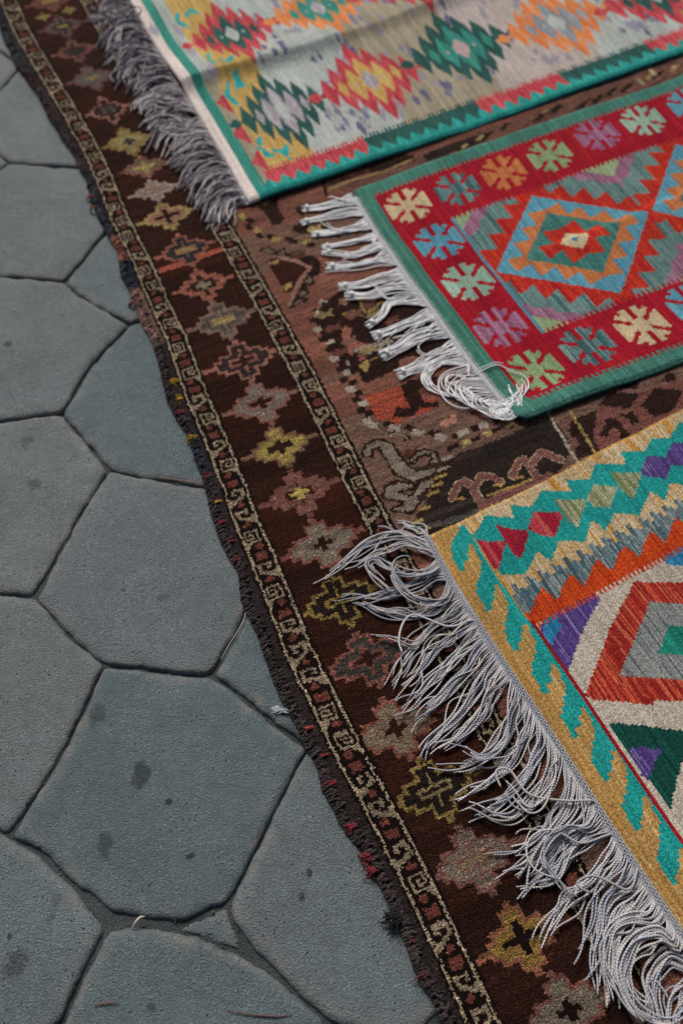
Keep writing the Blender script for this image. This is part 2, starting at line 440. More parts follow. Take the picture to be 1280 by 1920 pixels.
gr = np.random.default_rng(21); T0 = []
ico = np.array([(0, 0, 1), (.9, 0, .1), (-.3, .85, .1), (-.4, -.8, 0), (.1, .1, -.8), (.5, .6, .2)], float)
icf = np.array([(0, 1, 5), (0, 5, 2), (0, 2, 3), (0, 3, 1), (4, 5, 1), (4, 2, 5), (4, 3, 2), (4, 1, 3)])
gv, gf, nn0 = [], [], 0
for p in polys:
    q = resample(np.vstack([p, p[:1]]), 70)
    for c in q:
        if gr.random() < .55: continue
        sz = gr.uniform(.0007, .0022) * (1.6 if gr.random() < .06 else 1); a = gr.uniform(0, 6.28)
        rot = np.array([[math.cos(a), -math.sin(a), 0], [math.sin(a), math.cos(a), 0], [0, 0, 1]])
        v_ = (ico * (1 + gr.normal(0, .2, ico.shape))) @ rot.T * sz + [*(c + gr.normal(0, .003, 2)), -.0125 + gr.uniform(0, .005)]
        gv.append(v_); gf.append(icf + nn0); nn0 += len(ico)
M_grit = stone_mat('joint_grit', lin('#7d7a74'), lin('#2a2826'), rough=.8)
tag(mesh_obj('joint_grit', np.vstack(gv), np.vstack(gf), M_grit, paving, smooth=False), kind='stuff')

# ------------------------------------------------------------------ rugs: woven surfaces laid out cell by cell
def inpoly(px, py, poly):
    inside = np.zeros(px.shape, bool)
    n = len(poly)
    for i in range(n):
        x1, y1 = poly[i]; x2, y2 = poly[(i + 1) % n]
        if y1 == y2: continue
        c = (y1 > py) != (y2 > py)
        inside ^= c & (px < (x2 - x1) * (py - y1) / (y2 - y1) + x1)
    return inside

class Rug:
    """a woven sheet: a = distance in from the fringed edge, b = distance along that edge"""
    def __init__(s, edge_px, adir_px, z, adir2_px=None):
        s.z = z
        E = G(edge_px, z); d = np.r_[0, np.cumsum(np.linalg.norm(np.diff(E, axis=0), axis=1))]
        q = G(adir_px, z); A = q[1] - q[0]; s.A = A / np.linalg.norm(A)
        Bd = (E[-1] - E[0]) / np.linalg.norm(E[-1] - E[0])
        lo = E[0] - Bd * 1.0; hi = E[-1] + Bd * 1.5
        s.E = np.vstack([lo, E, hi]); s.d = np.r_[-1.0, d, d[-1] + 1.5]
        s.N = np.array([-s.A[1], s.A[0]]); s.En = s.E @ s.N
        if s.En[-1] < s.En[0]: s.N = -s.N; s.En = -s.En
        q = G(adir2_px or adir_px, z); A2 = q[1] - q[0]; s.A2 = A2 / np.linalg.norm(A2); s.blen = d[-1]
    def Ad(s, b):
        """direction in from the edge; the far side of a rug need not lie quite square"""
        f = np.clip(np.asarray(b, float) / s.blen, -.3, 1.3)[..., None]
        return s.A * (1 - f) + s.A2 * f
    def grid(s, al, bl):
        s.al, s.bl = np.asarray(al), np.asarray(bl)
        ca = (s.al[1:] + s.al[:-1]) / 2; cb = (s.bl[1:] + s.bl[:-1]) / 2
        s.CA, s.CB = np.meshgrid(ca, cb, indexing='ij')
        s.SA, s.SB = s.CA.copy(), s.CB.copy()               # where the pattern is looked up
        s.col = np.zeros(s.CA.shape + (3,)); s.keep = np.ones(s.CA.shape, bool)
    def P(s, a, b):
        a, b = np.asarray(a, float), np.asarray(b, float)
        Ad = s.Ad(b); b = b + .0030 * (vnoise1(a / .11, s.z * 1e3 + 5) - .5) + .0014 * (vnoise1(a / .03, 6) - .5)
        return np.stack([np.interp(b, s.d, s.E[:, k]) + a * Ad[..., k] for k in (0, 1)], -1)
    def ab(s, px):
        g = G(px, s.z); b = np.interp(g @ s.N, s.En, s.d)
        for _ in range(12):
            e = np.stack([np.interp(b, s.d, s.E[:, k]) for k in (0, 1)], -1); Ad = s.Ad(b)
            a = ((g - e) * Ad).sum(-1) / (Ad * Ad).sum(-1)
            b = b + ((g - e - a[:, None] * Ad) @ s.N) / 1.0
        return np.c_[a, b]
    def paint(s, mask, color, stripe=0.006, seed=0):
        if isinstance(color, (list, tuple)) and isinstance(color[0], str):
            cs = np.array([lin(c) for c in color])
            v = vnoise1(s.SA[mask] / stripe + 0.8 * vnoise1(s.SB[mask] / 0.05, seed + 5), seed + 31)
            v = np.clip((v - 0.5) * 1.5 + 0.5, 0, 0.9999)
            s.col[mask] = cs[(v * len(cs)).astype(int)]
        else: s.col[mask] = lin(color)
    def fill(s, poly, color, q=(0.004, 0.004), px=True, **kw):
        poly = s.ab(poly) if px else np.asarray(poly, float)
        m = (s.SA > poly[:, 0].min() - .01) & (s.SA < poly[:, 0].max() + .01) & (s.SB > poly[:, 1].min() - .01) & (s.SB < poly[:, 1].max() + .01)
        if not m.any(): return
        qa = (np.floor(s.SA[m] / q[0]) + 0.5) * q[0]; qb = (np.floor(s.SB[m] / q[1]) + 0.5) * q[1]
        mm = np.zeros_like(m); mm[m] = inpoly(qa, qb, poly)
        s.paint(mm, color, **kw)
    def vary(s, cell, streak, seed, blotch=0.10):
        h = hash01(np.round(s.CA * 1e4), np.round(s.CB * 1e4), seed + 0 * s.CA)
        k = 1 + (h - 0.5) * 2 * cell
        k *= 1 + (vnoise2(s.CA / 0.0035, s.CB / 0.09, seed + 1) - 0.5) * 2 * streak
        k *= 1 + (vnoise2(s.CA / 0.06, s.CB / 0.06, seed + 2) - 0.5) * 2 * blotch
        s.col *= k[..., None]
    def build(s, name, mat, parent, zf, skirt=0.006, jitter=0.0004, kind=None):
        na, nb = len(s.al), len(s.bl)
        A, B = np.meshgrid(s.al, s.bl, indexing='ij')
        xy = s.P(A, B)
        Z = zf(A, B) + (rng.random(A.shape) - 0.5) * 2 * jitter
        V = np.c_[xy.reshape(-1, 2), Z.ravel()]
        i = np.arange(na - 1)[:, None] * nb + np.arange(nb - 1)[None, :]
        F = np.stack([i, i + nb, i + nb + 1, i + 1], -1)
        K = np.pad(s.keep, 1)
        sides = []
        scol = []
        for (da, db, e0, e1) in ((-1, 0, 0, 3), (1, 0, 2, 1), (0, -1, 1, 0), (0, 1, 3, 2)):
            edge = s.keep & ~K[1 + da:na + da, 1 + db:nb + db]
            sides.append(np.c_[F[edge][:, e0], F[edge][:, e1]]); scol.append(s.col[edge])
        sd = np.vstack(sides); sc = np.vstack(scol)
        Fk = F[s.keep]; Ck = s.col[s.keep]
        uniq, inv = np.unique(sd.ravel(), return_inverse=True)
        Vs = V[uniq].copy(); Vs[:, 2] -= skirt
        inv = inv.reshape(-1, 2) + len(V)
        Fs = np.stack([sd[:, 0], sd[:, 1], inv[:, 1], inv[:, 0]], 1)
        V2 = np.vstack([V, Vs]); F2 = np.vstack([Fk, Fs]); C2 = np.vstack([Ck, sc])
        UV = np.vstack([np.c_[A.ravel(), B.ravel()], np.c_[A.ravel(), B.ravel()][uniq] + 0.003])
        used = np.unique(F2); remap = np.full(len(V2), -1, np.int32); remap[used] = np.arange(len(used))
        p = V2[F2[0]]; nz = np.cross(p[1] - p[0], p[2] - p[0])[2]
        if nz < 0: F2 = F2[:, ::-1]
        return mesh_obj(name, V2[used], remap[F2], mat, parent, face_col=np.clip(C2, 0.002, 0.95), uv=UV[used])

def lines(*segs):
    """(start, stop, step), ... -> one increasing array"""
    out = []
    for a, b, st in segs:
        n = max(1, int(round((b - a) / st)))
        out.append(np.linspace(a, b, n, endpoint=False))
    out.append([segs[-1][1]])
    return np.concatenate(out)

def lump(A, B, seed, amp=0.002, f=7):
    return amp * (vnoise2(A * f, B * f, seed) - 0.3) + amp * 0.4 * (vnoise2(A * f * 3.1, B * f * 3.1, seed + 1) - 0.5)

def smooth01(x): x = np.clip(x, 0, 1); return x * x * (3 - 2 * x)

# ------------------------------------------------------------------ the big brown pile rug underneath
BZ = 0.008                                                  # top of its pile
class PileRug(Rug):
    """a = t, distance in from the outer white guard line; b = s, distance down the rug"""
    def __init__(s):
        s.z = BZ
        s.o = G([(2, 0)])[0]; s.dv = np.array([0.40338, -0.91503]); s.nv = np.array([0.91503, 0.40338])
        s.s1 = np.array([-1, 0, .15, .35, .46, .56, .67, .74, .86, .96, 1.09, 1.19, 1.28, 1.35, 1.43, 1.5, 1.63, 1.72, 1.78, 1.88, 2.0, 2.07, 2.15, 2.25, 2.35, 2.45, 2.63, 3.5])
        s.o1 = np.array([0, 0, -.004, .007, .014, .022, .026, .029, .025, .020, .024, .020, .019, .020, .011, .007, .004, -.001, -.007, -.009, -.015, -.019, -.016, -.013, -.006, -.001, .001, .001])
        s.s2 = np.array([-1, .08, .3, .52, .62, .77, 1.04, 1.3, 1.45, 1.54, 1.8, 1.9, 2.5, 3.5])
        s.o2 = np.array([.19, .191, .194, .201, .210, .211, .209, .213, .213, .212, .202, .2, .2, .2])
    def off(s, t, b):
        o1 = np.interp(b, s.s1, s.o1); o2 = np.interp(b, s.s2, s.o2)
        return np.where(t < 0.2, o1 + t * (o2 - o1) / 0.2, o2 + (t - 0.2))
    def P(s, t, b):
        t, b = np.asarray(t, float), np.asarray(b, float); n = s.off(t, b)
        return np.stack([s.o[k] + b * s.dv[k] + n * s.nv[k] for k in (0, 1)], -1)
    def ab(s, px):
        g = G(px, s.z) - s.o; b = g @ s.dv; n = g @ s.nv
        o1 = np.interp(b, s.s1, s.o1); o2 = np.interp(b, s.s2, s.o2)
        t = np.where(n < o2, (n - o1) / (o2 - o1) * 0.2, n - o2 + 0.2)
        return np.c_[t, b]
    def stroke(s, px, w, color, **kw):
        p = s.ab(px); best = np.full(s.SA.shape, 9.0)
        for (x1, y1), (x2, y2) in zip(p[:-1], p[1:]):
            m = (s.SA > min(x1, x2) - w) & (s.SA < max(x1, x2) + w) & (s.SB > min(y1, y2) - w) & (s.SB < max(y1, y2) + w)
            if not m.any(): continue
            dx, dy = x2 - x1, y2 - y1; L = dx * dx + dy * dy + 1e-12
            t = np.clip(((s.SA[m] - x1) * dx + (s.SB[m] - y1) * dy) / L, 0, 1)
            best[m] = np.minimum(best[m], np.hypot(s.SA[m] - x1 - t * dx, s.SB[m] - y1 - t * dy))
        s.paint(best < w / 2, color, **kw)
    def chain(s, px, colors, w, step):
        p = resample(s.ab(px), max(3, int(np.linalg.norm(np.diff(s.ab(px), axis=0), axis=1).sum() / step)))
        for i in range(len(p) - 1):
            a, b = p[i], p[i + 1]; d = (b - a); n = np.array([-d[1], d[0]]) / (np.linalg.norm(d) + 1e-9) * w / 2
            sh = np.array([0.35 * w, 0]) * (1 if i % 2 else -1)
            s.fill(np.array([a - n + sh, b - n + sh, b + n + sh, a + n + sh]), colors[i % len(colors)], (.0034, .0034), px=False)

B = PileRug()
B.grid(lines((-0.045, 0.30, 0.0024), (0.30, 0.95, 0.0030), (0.95, 2.1, 0.012)), lines((-0.6, 0.05, 0.010), (0.05, 0.95, 0.0040), (0.95, 2.72, 0.0024), (2.72, 3.05, 0.006)))
# the knots do not sit on a perfect lattice
B.SA = B.CA + (vnoise2(B.CA / .009, B.CB / .009, 51) - .5) * .0032 + (hash01(np.round(B.CA * 1e4), np.round(B.CB * 1e4), 3 + 0 * B.CA) - .5) * .0022
B.SB = B.CB + (vnoise2(B.CA / .009, B.CB / .009, 52) - .5) * .0032 + (hash01(np.round(B.CA * 1e4), np.round(B.CB * 1e4), 9 + 0 * B.CA) - .5) * .0022
BR, BRD, WHT, PNK, YEL, GRY, MAU, NAV = '#2e170f', '#150b08', '#a09079', '#8c5548', '#9d8750', '#6d605a', '#714744', '#2c2c38'
B.col[:] = lin(BR)
# weft bands of slightly different browns
v = vnoise1(B.SB / 0.045, 4); B.col *= (0.8 + 0.45 * v)[..., None]
rust = (vnoise1(B.SB / 0.05, 14) > 0.62) & (B.SA < 0.2); B.col[rust] = B.col[rust] * np.array([1.35, 1.08, 0.95])
# ---- field
FT = 0.243
field = B.SA > FT
B.paint(field, '#835649')
fz = vnoise1(B.SB / 0.035 + 0.5 * vnoise1(B.SA / 0.2, 8), 21)
B.col[field] *= (0.72 + 0.5 * fz[field])[:, None]
gz = field & (vnoise1(B.SB / 0.06, 33) > 0.6); B.paint(gz, '#785c50')
def Z(ox, oy, sc, pts): return [(ox + x / sc, oy + y / sc) for x, y in pts]
ZA = lambda *p: Z(440, 370, 4.923, p)
ZB = lambda *p: Z(560, 540, 4.923, p)
ZC = lambda *p: Z(640, 740, 4.923, p)
ZD = lambda *p: Z(780, 780, 5.12, p)
ZE = lambda *p: Z(1030, 780, 5.12, p)
DK, DK2, FGR, ORG = '#2c1a14', '#2c241f', '#6d5d50', '#a14c3a'
KQ = (.0036, .0036)
def bf(p, c, q=KQ, **kw): B.fill(p, c, q, **kw)
bf(ZA((190, 100), (250, 80), (330, 50), (380, 0), (400, 60), (400, 110), (465, 190), (420, 250), (350, 260), (310, 200), (260, 120)), DK)
bf(ZA((235, 60), (310, 35), (300, 80), (250, 75)), YEL)
bf(ZA((560, 100), (620, 80), (800, 60), (1150, 60), (1150, 120), (650, 150), (640, 190), (590, 160)), DK)
bf(ZA((530, 270), (600, 245), (680, 275), (900, 260), (900, 320), (660, 345), (530, 320)), DK)
B.chain(ZA((70, 150), (180, 310), (260, 365), (400, 385), (560, 405), (760, 440)), [YEL, DK, DK], .013, .016)
bf(ZA((205, 495), (330, 445), (370, 500), (450, 465), (485, 520), (590, 485), (640, 530), (760, 560), (795, 600), (700, 640), (600, 590), (480, 545), (330, 525)), DK)
bf(ZA((235, 495), (325, 465), (365, 515), (300, 515)), FGR); bf(ZA((390, 510), (450, 485), (470, 530), (410, 528)), FGR); bf(ZA((510, 530), (585, 500), (630, 560), (560, 560)), FGR)
bf(ZA((290, 590), (330, 565), (420, 575), (560, 605), (680, 650), (600, 740), (545, 860), (455, 885), (400, 760)), '#3c1d16')
bf(ZA((310, 600), (410, 578), (400, 615), (330, 625)), YEL); bf(ZA((450, 820), (530, 785), (535, 830), (470, 862)), YEL)
bf(ZA((700, 630), (800, 590), (790, 720), (720, 740), (755, 800), (670, 830), (695, 890), (640, 920), (690, 950), (515, 1035), (495, 1000), (590, 880), (640, 760)), DK)
bf(ZA((600, 890), (650, 850), (665, 890), (610, 920)), FGR); bf(ZA((650, 770), (700, 730), (715, 790), (660, 815)), FGR); bf(ZA((540, 985), (600, 945), (640, 950), (560, 1005)), FGR)
B.stroke(ZA((420, 565), (560, 595), (695, 645), (620, 750), (545, 880), (505, 990)), .0085, '#9c7468')
# dark medallion below the red kilim's fringe
bf(ZB((360, 40), (250, 120), (170, 230), (150, 290), (210, 430), (290, 560), (340, 660), (400, 760), (470, 800), (550, 790), (600, 890), (700, 850), (840, 790), (920, 740), (940, 660), (1280, 580), (1600, 500), (1600, -100), (600, 0)), DK)
bf(ZB((360, 110), (440, 80), (470, 110), (440, 160), (370, 150)), '#8a6355')
bf(ZB((520, 60), (700, 60), (700, 190), (650, 220), (600, 200), (590, 120)), '#6a443c'); B.stroke(ZB((560, 100), (610, 230), (690, 200), (760, 130), (830, 160)), .006, '#97804e')
B.stroke(ZB((410, 245), (510, 215)), .006, '#97804e')
bf(ZB((390, 420), (420, 340), (495, 390), (470, 450), (540, 510), (640, 515), (600, 565), (500, 560), (490, 640), (450, 600)), '#9b6152')
B.stroke(ZB((520, 580), (600, 555), (760, 515)), .009, '#9a8f82'); B.chain(ZB((640, 610), (740, 570), (1000, 440), (1100, 420)), ['#9a8f82', DK], .010, .010)
bf(ZB((530, 630), (600, 610), (620, 660), (560, 680)), '#9b6152'); B.chain(ZB((440, 690), (520, 665)), ['#9a8f82', DK], .012, .008)
bf(ZB((550, 710), (640, 670), (660, 720), (620, 780), (585, 760)), YEL); B.stroke(ZB((640, 680), (740, 640)), .004, YEL)
bf(ZB((900, 470), (980, 450), (980, 490), (910, 510)), '#8a5a50')
B.chain(ZB((270, 110), (170, 220), (155, 300), (210, 400), (265, 500), (330, 600), (370, 690), (420, 800), (480, 900), (540, 1010), (600, 1130), (665, 1250)), ['#aa9f92', DK, DK], .016, .013)
# orange-red corner with a dark hook
bf(ZB((600, 1000), (930, 905), (1280, 830), (1280, 1100), (1030, 1200), (720, 1230)), ORG)
bf(ZB((930, 900), (1060, 850), (1280, 820), (1280, 930), (1130, 1000), (1180, 1060), (1280, 1050), (1280, 1100), (1100, 1105), (1060, 1190), (960, 1190), (870, 1185), (900, 1110), (1025, 1110)), DK)
bf(ZB((1130, 990), (1240, 940), (1280, 950), (1280, 1010), (1180, 1050)), '#8f5348')
bf(ZC((400, 260), (500, 205), (600, 240), (560, 270), (470, 290)), ORG); bf(ZC((700, 130), (830, 120), (800, 170), (690, 205)), ORG)
B.chain(ZC((250, 265), (420, 290), (560, 310), (680, 335), (820, 365), (1000, 395), (1140, 350), (1250, 305), (1400, 240), (1560, 180)), ['#aa9f92', DK], .014, .020)
fr = np.random.default_rng(61)
for (px_, c_) in [((625, 615), '#6a443c'), ((655, 640), '#8a6355'), ((700, 590), '#8a7a52'), ((735, 600), '#6a443c'), ((640, 660), '#6a443c'), ((690, 655), '#8a7a52'), ((770, 640), '#7a5248'), ((665, 590), '#7a5248'), ((720, 640), '#9a8f82'), ((610, 590), '#8a7a52'), ((800, 730), '#5a382f'), ((900, 770), '#5a382f'), ((840, 790), '#c08a78'), ((770, 850), '#5a382f'), ((620, 500), '#5a3a30'), ((640, 440), '#3a241d'), ((560, 480), '#5a3a30'), ((590, 430), '#b09a6a')]:
    q = B.ab([px_])[0]
    B.fill(np.array([q + [-.020, 0], q + [-.006, -.011], q + [.004, -.004], q + [.020, -.012], q + [.012, .004], q + [.020, .012], q + [0, .007], q + [-.010, .013]]), c_, KQ, px=False)
# grey S-shaped bird motif with dark outlines
S1 = ZC((230, 480), (300, 430), (380, 430), (470, 470), (560, 620), (650, 700), (760, 690), (820, 640), (850, 585), (830, 545), (760, 545), (690, 580), (650, 630), (640, 600), (700, 535), (760, 515), (880, 550), (890, 620), (850, 720), (740, 785), (650, 790), (500, 725), (430, 600), (350, 480), (270, 500), (275, 570), (200, 560))
S2 = ZC((390, 930), (430, 850), (520, 815), (660, 835), (680, 855), (560, 880), (480, 890), (640, 955), (690, 900), (735, 800), (850, 760), (840, 820), (765, 880), (700, 1000), (640, 1080), (480, 1070), (580, 1015), (600, 990), (480, 965), (400, 955))
for S in (S1, S2):
    B.stroke(S + S[:1], .011, DK); bf(S, '#857a6c')
bf(ZC((430, 360), (500, 335), (640, 380), (665, 405), (600, 425), (540, 390)), DK); B.stroke(ZC((450, 375), (520, 365), (600, 395)), .006, '#857a6c')
# dark band between the red and the front kilim
bf(ZD((290, 430), (480, 335), (830, 215), (1060, 95), (1300, 0), (1500, 300), (1280, 700), (100, 1250), (-30, 1130), (0, 950), (130, 780), (210, 620)), DK2)
for y0, y1, c in ((420, 500, '#3a2c26'), (700, 780, '#3a2c28'), (860, 1000, '#38302c'), (1000, 1060, '#55504e')):
    bf(ZD((0, y1), (300, y0 + 0), (620, y0 - 120), (620, y0 - 60), (300, y0 + 60), (0, y1 + 40)), c)
for x, y, c in ((330, 400, '#9a8f82'), (285, 500, '#9a8f82'), (250, 575, YEL), (220, 650, YEL), (180, 735, YEL), (100, 880, YEL), (30, 1010, YEL), (90, 1080, YEL)):
    B.stroke(ZD((x - 60, y + 30), (x + 20, y - 10)), .008, c); B.stroke(ZD((x - 70, y + 62), (x + 10, y + 25)), .007, DK)
B.chain(ZD((320, 310), (430, 275), (520, 240), (600, 205), (740, 150), (850, 100), (930, 65)), [DK, '#b39b62'], .012, .017)
CR = '#815550'
for p in (((340, 790), (400, 660), (480, 630), (550, 700), (620, 850)), ((560, 690), (620, 580), (720, 585), (815, 625)), ((920, 580), (980, 440), (1040, 415), (1090, 490), (1160, 590)), ((1110, 460), (1190, 340), (1280, 380), (1380, 420))):
    B.stroke(ZD(*p), .016, '#a8937a'); B.stroke(ZD(*p), .012, CR)
for x, y in ((430, 800), (780, 670), (1000, 590)): B.stroke(ZD((x - 25, y), (x + 20, y - 8)), .006, '#a8834a')
B.stroke(ZD((620, 870), (900, 730), (1280, 570)), .016, CR); B.stroke(ZD((680, 770), (900, 690), (1100, 610)), .005, '#a0834f')
bf(ZE((180, 60), (440, -60), (1400, -300), (1400, -40), (440, 360), (260, 420)), '#33211d')
B.stroke(ZE((-30, -60), (90, 150), (260, 430)), .0055, '#a89c8e'); B.stroke(ZE((170, -80), (300, 130), (440, 350)), .0055, '#a8935c')
B.chain(ZE((140, 50), (220, 200), (330, 370)), ['#7a5450', DK], .016, .016)
bf(ZE((430, 60), (470, -120), (1300, -360), (1300, -80), (700, 230), (470, 330), (420, 220)), '#7d5049')
for p in (((470, 200), (540, 60), (600, 90), (560, 200)), ((500, 40), (640, 10), (720, 140), (800, 190), (700, 240), (640, 130)), ((640, -10), (800, -40), (870, 60), (790, 90), (760, 20)), ((880, -90), (1060, -150), (1180, -60), (1000, 10), (960, -50))):
    bf(ZE(*p), '#2e1d19')
for (x, y, w, h) in ((1160, 750, 40, 16), (1240, 748, 40, 22), (1180, 722, 20, 8), (1255, 708, 14, 9)):
    bf([(x - w, y + h * .6), (x - w * .3, y - h), (x + w, y - h * .7), (x + w * .5, y + h)], '#2e1d19')
# strip seen between the two upper kilims
bf([(600, 350), (700, 322), (860, 262), (1000, 214), (1280, 108), (1280, 150), (1000, 250), (840, 305), (690, 360)], '#745146')
bf([(790, 290), (905, 250), (930, 243), (905, 268), (800, 303)], '#30231d'); bf([(690, 312), (760, 288), (780, 300), (700, 330)], '#3a2822')
B.stroke([(610, 358), (660, 338), (720, 322), (770, 300)], .006, '#a08a5a'); B.stroke([(612, 348), (662, 330), (722, 312), (772, 292)], .008, DK); B.stroke([(612, 366), (605, 340)], .008, DK)
for x, y in ((945, 236), (1012, 218), (1042, 204), (1092, 196), (1118, 186), (1145, 172), (1172, 166), (1232, 140)):
    bf([(x - 15, y + 9), (x + 3, y - 7), (x + 15, y - 9), (x - 1, y + 8)], '#2e211c')
for x, y in ((900, 258), (1020, 210), (1215, 146), (870, 275), (1262, 128)): bf([(x - 8, y + 4), (x + 2, y - 5), (x + 8, y - 4), (x - 2, y + 5)], '#b09a6a')
B.stroke([(1190, 138), (1205, 158)], .006, '#a89c80'); B.stroke([(1216, 128), (1234, 152)], .006, '#a89c80')
# ---- guard stripes: hooked meander between dotted pale lines
HOOK = [".............", "..WWWWWWWW...", "..W......W...", "..W.WWW..W...", "..W...W..W...", "..WWWWW..W...", ".........W...", "WWWWWWWWWW...", "WWWW.........", "WWW..PPPP....", "WW...PPPPP...", "W.....PPP....", "............."]
HOOK2 = [".............", "...WWWWWWWW..", "...WW....WW..", "...WWW...WW..", ".........WW..", "WW....WWWWW..", "WWWWWWWWW....", "WWWWWW.......", "WWWW..PP.....", "WW...PPPPP...", ".....PPPP....", "............."]
SQ = [".............", "...PPPPPPP...", "...PPPPPPP...", "...PPPPPPP...", "...PPPPPPP...", "............."]
def tile_seq(seed):
    r = random.Random(seed); rows = []; side = 0
    while len(rows) < 1500:
        for _ in range(r.choice((1, 2, 2, 3))):
            t = r.choice((HOOK, HOOK2)); t = [q[::-1] for q in t] if side else t
            if r.random() < .3: t = t[:2] + t[1:]
            rows += t; side ^= 1
        rows += SQ
    return rows
def guard(t0, seed):
    rows = tile_seq(seed); w = .0364
    m = (B.SA > t0 - .006) & (B.SA < t0 + w + .007)
    B.paint(m, BRD)
    g = (B.SA > t0 + .0015) & (B.SA < t0 + w - .0015)
    ci = np.clip(((B.SA[g] - t0) / w * 13).astype(int), 0, 12); ri = ((B.SB[g] + 0.7) / .0037).astype(int)
    arr = np.array([[".WP".index(ch) for ch in r] for r in rows])
    code = arr[ri, ci]
    cols = np.array([lin(BRD), lin('#8c7d69'), lin('#683a31')])
    c = cols[code]
    B.col[g] = c
    for tl in (t0, t0 + w):
        wob = (vnoise1(B.SB / .02, seed + 3) - .5) * .002
        ln = np.abs(B.SA - tl - wob) < .0013 + .0009 * vnoise1(B.SB / .006, seed)
        B.paint(ln, WHT)
guard(0.0, 3)
guard(0.2, 8)
# ---- stepped medallions down the main border
def medallion(px, hs, ht, n, rings, cross=None, cr=1, w=.0052):
    (t0, s0), = B.ab([px])
    n = 5; hs, ht = hs * .95, ht * .92
    m = (np.abs(B.SA - t0) < ht * 1.5) & (np.abs(B.SB - s0) < hs * 1.5) & (B.SA > .044) & (B.SA < .193)
    x, y = B.SA[m] - t0, B.SB[m] - s0
    def inside(u, v):
        i, j = np.abs(np.round(u / (ht / n))), np.abs(np.round(v / (hs / n)))
        return (i + j <= n) & ~((i == 2) & (j == 3)) | ((j == 0) & (i == n + 1))
    c = B.col[m].copy()
    for k, colr in enumerate(rings):                         # outermost ring first, each one a yarn or two further in
        o = k * w
        sel = inside(x, y)
        if k:
            for du in (-o, 0, o):
                for dv in (-o, 0, o): sel &= inside(x + du, y + dv)
        if colr is not None: c[sel] = lin(colr)
    c[inside(x, y)] = c[inside(x, y)] * .74 + .10 * lin('#5a4a40')
    if cross:
        i, j = np.abs(np.round(x / .0115)), np.abs(np.round(y / .0095))
        sel = ((i <= cr) & (j == 0)) | ((j <= cr) & (i == 0)); c[sel] = lin(cross)
    B.col[m] = c
GR2, DKB = '#6f655f', '#37302f'
medallion((95, 3), .050, .058, 5, [PNK, MAU, MAU, YEL])
for p in ((82, 32), (130, 20)):
    medallion(p, .03, .03, 2, [None, YEL])
medallion((118, 50), .055, .055, 5, [MAU, GR2, DKB, DKB, YEL])
medallion((142, 96), .052, .052, 5, ['#8a5850', MAU, DKB, DKB, MAU], DKB)
medallion((173, 147), .058, .060, 6, [MAU, GR2, GR2, GR2, '#8d7a58', YEL], None)
medallion((203, 207), .055, .050, 5, ['#a97b6c', BR, BR, GR2], DKB, 2)
medallion((241, 266), .054, .060, 6, [YEL, YEL, '#a79a6c', '#a79a6c'], DKB, 1)
medallion((271, 313), .040, .060, 5, ['#a06a5a', GR2, '#a08a5a', '#b8a060'])
medallion((290, 357), .038, .055, 5, ['#b0a094', '#a08a80', '#a0847a', '#b0a094'])
medallion((313, 405), .046, .062, 6, ['#b8a268', '#a47a66', '#a47a66', '#a47a66', '#b0985f'], BR, 2)
B.stroke([(302, 507), (345, 492), (412, 468)], .014, '#a85a48')
medallion((348, 468), .052, .062, 6, ['#a46a5a', DKB, NAV, '#a07858', YEL])
medallion((381, 534), .050, .058, 5, ['#a86a58', '#a86a58', BR, BR], '#7d7262', 1)
medallion((418, 600), .056, .066, 6, ['#93736a', GR2, '#5a4f4c', '#8a7a62', '#b5a062'])
medallion((456, 676), .054, .068, 6, ['#a87565', '#33282a', '#33282a', '#a06a5c', BR], BR, 1)
medallion((490, 755), .054, .064, 6, ['#97675c', '#8a7d74', '#8a7d74', '#97675c', BR], BR, 1)
medallion((525, 838), .050, .060, 5, ['#8a6a50', '#b39d58', '#b39d58', BR], BR, 1)
medallion((562, 925), .052, .062, 6, ['#87584f', '#8a5d55', '#87584f', BR, BR], '#b59f5c', 1)
medallion((605, 1020), .052, .070, 6, ['#8a564c', '#8a7e70', '#8a7e70', '#8a7e70', '#7a5a50'], BR, 1)
medallion((638, 1125), .050, .062, 6, ['#927c46', BRD, BRD, '#927c46', BRD])
medallion((690, 1236), .050, .070, 6, ['#8a564c', '#3d3836', '#45403c', '#8a564c', BR], BR, 1)
medallion((742, 1366), .052, .070, 6, ['#8a5447', '#8d7a66', '#8d7a66', '#806a58'], BR, 1)
medallion((815, 1480), .050, .064, 6, ['#927c46', BRD, BRD, '#8a7c56', BRD, '#8a7c56'])
medallion((890, 1612), .052, .066, 6, ['#80574f', '#847468', '#847468', '#8a6258', '#8a7a5c'])
medallion((978, 1760), .048, .062, 6, ['#96604a', '#9a7c42', '#9a7838', '#8a6c40', '#8a6c40'], BRD, 2)
medallion((1066, 1895), .050, .066, 6, ['#845248', '#7e7266', '#7e7266', '#7e7266'], BRD, 1)
medallion((1150, 2040), .050, .066, 6, ['#845248', YEL, '#7e7266'], BRD, 1)
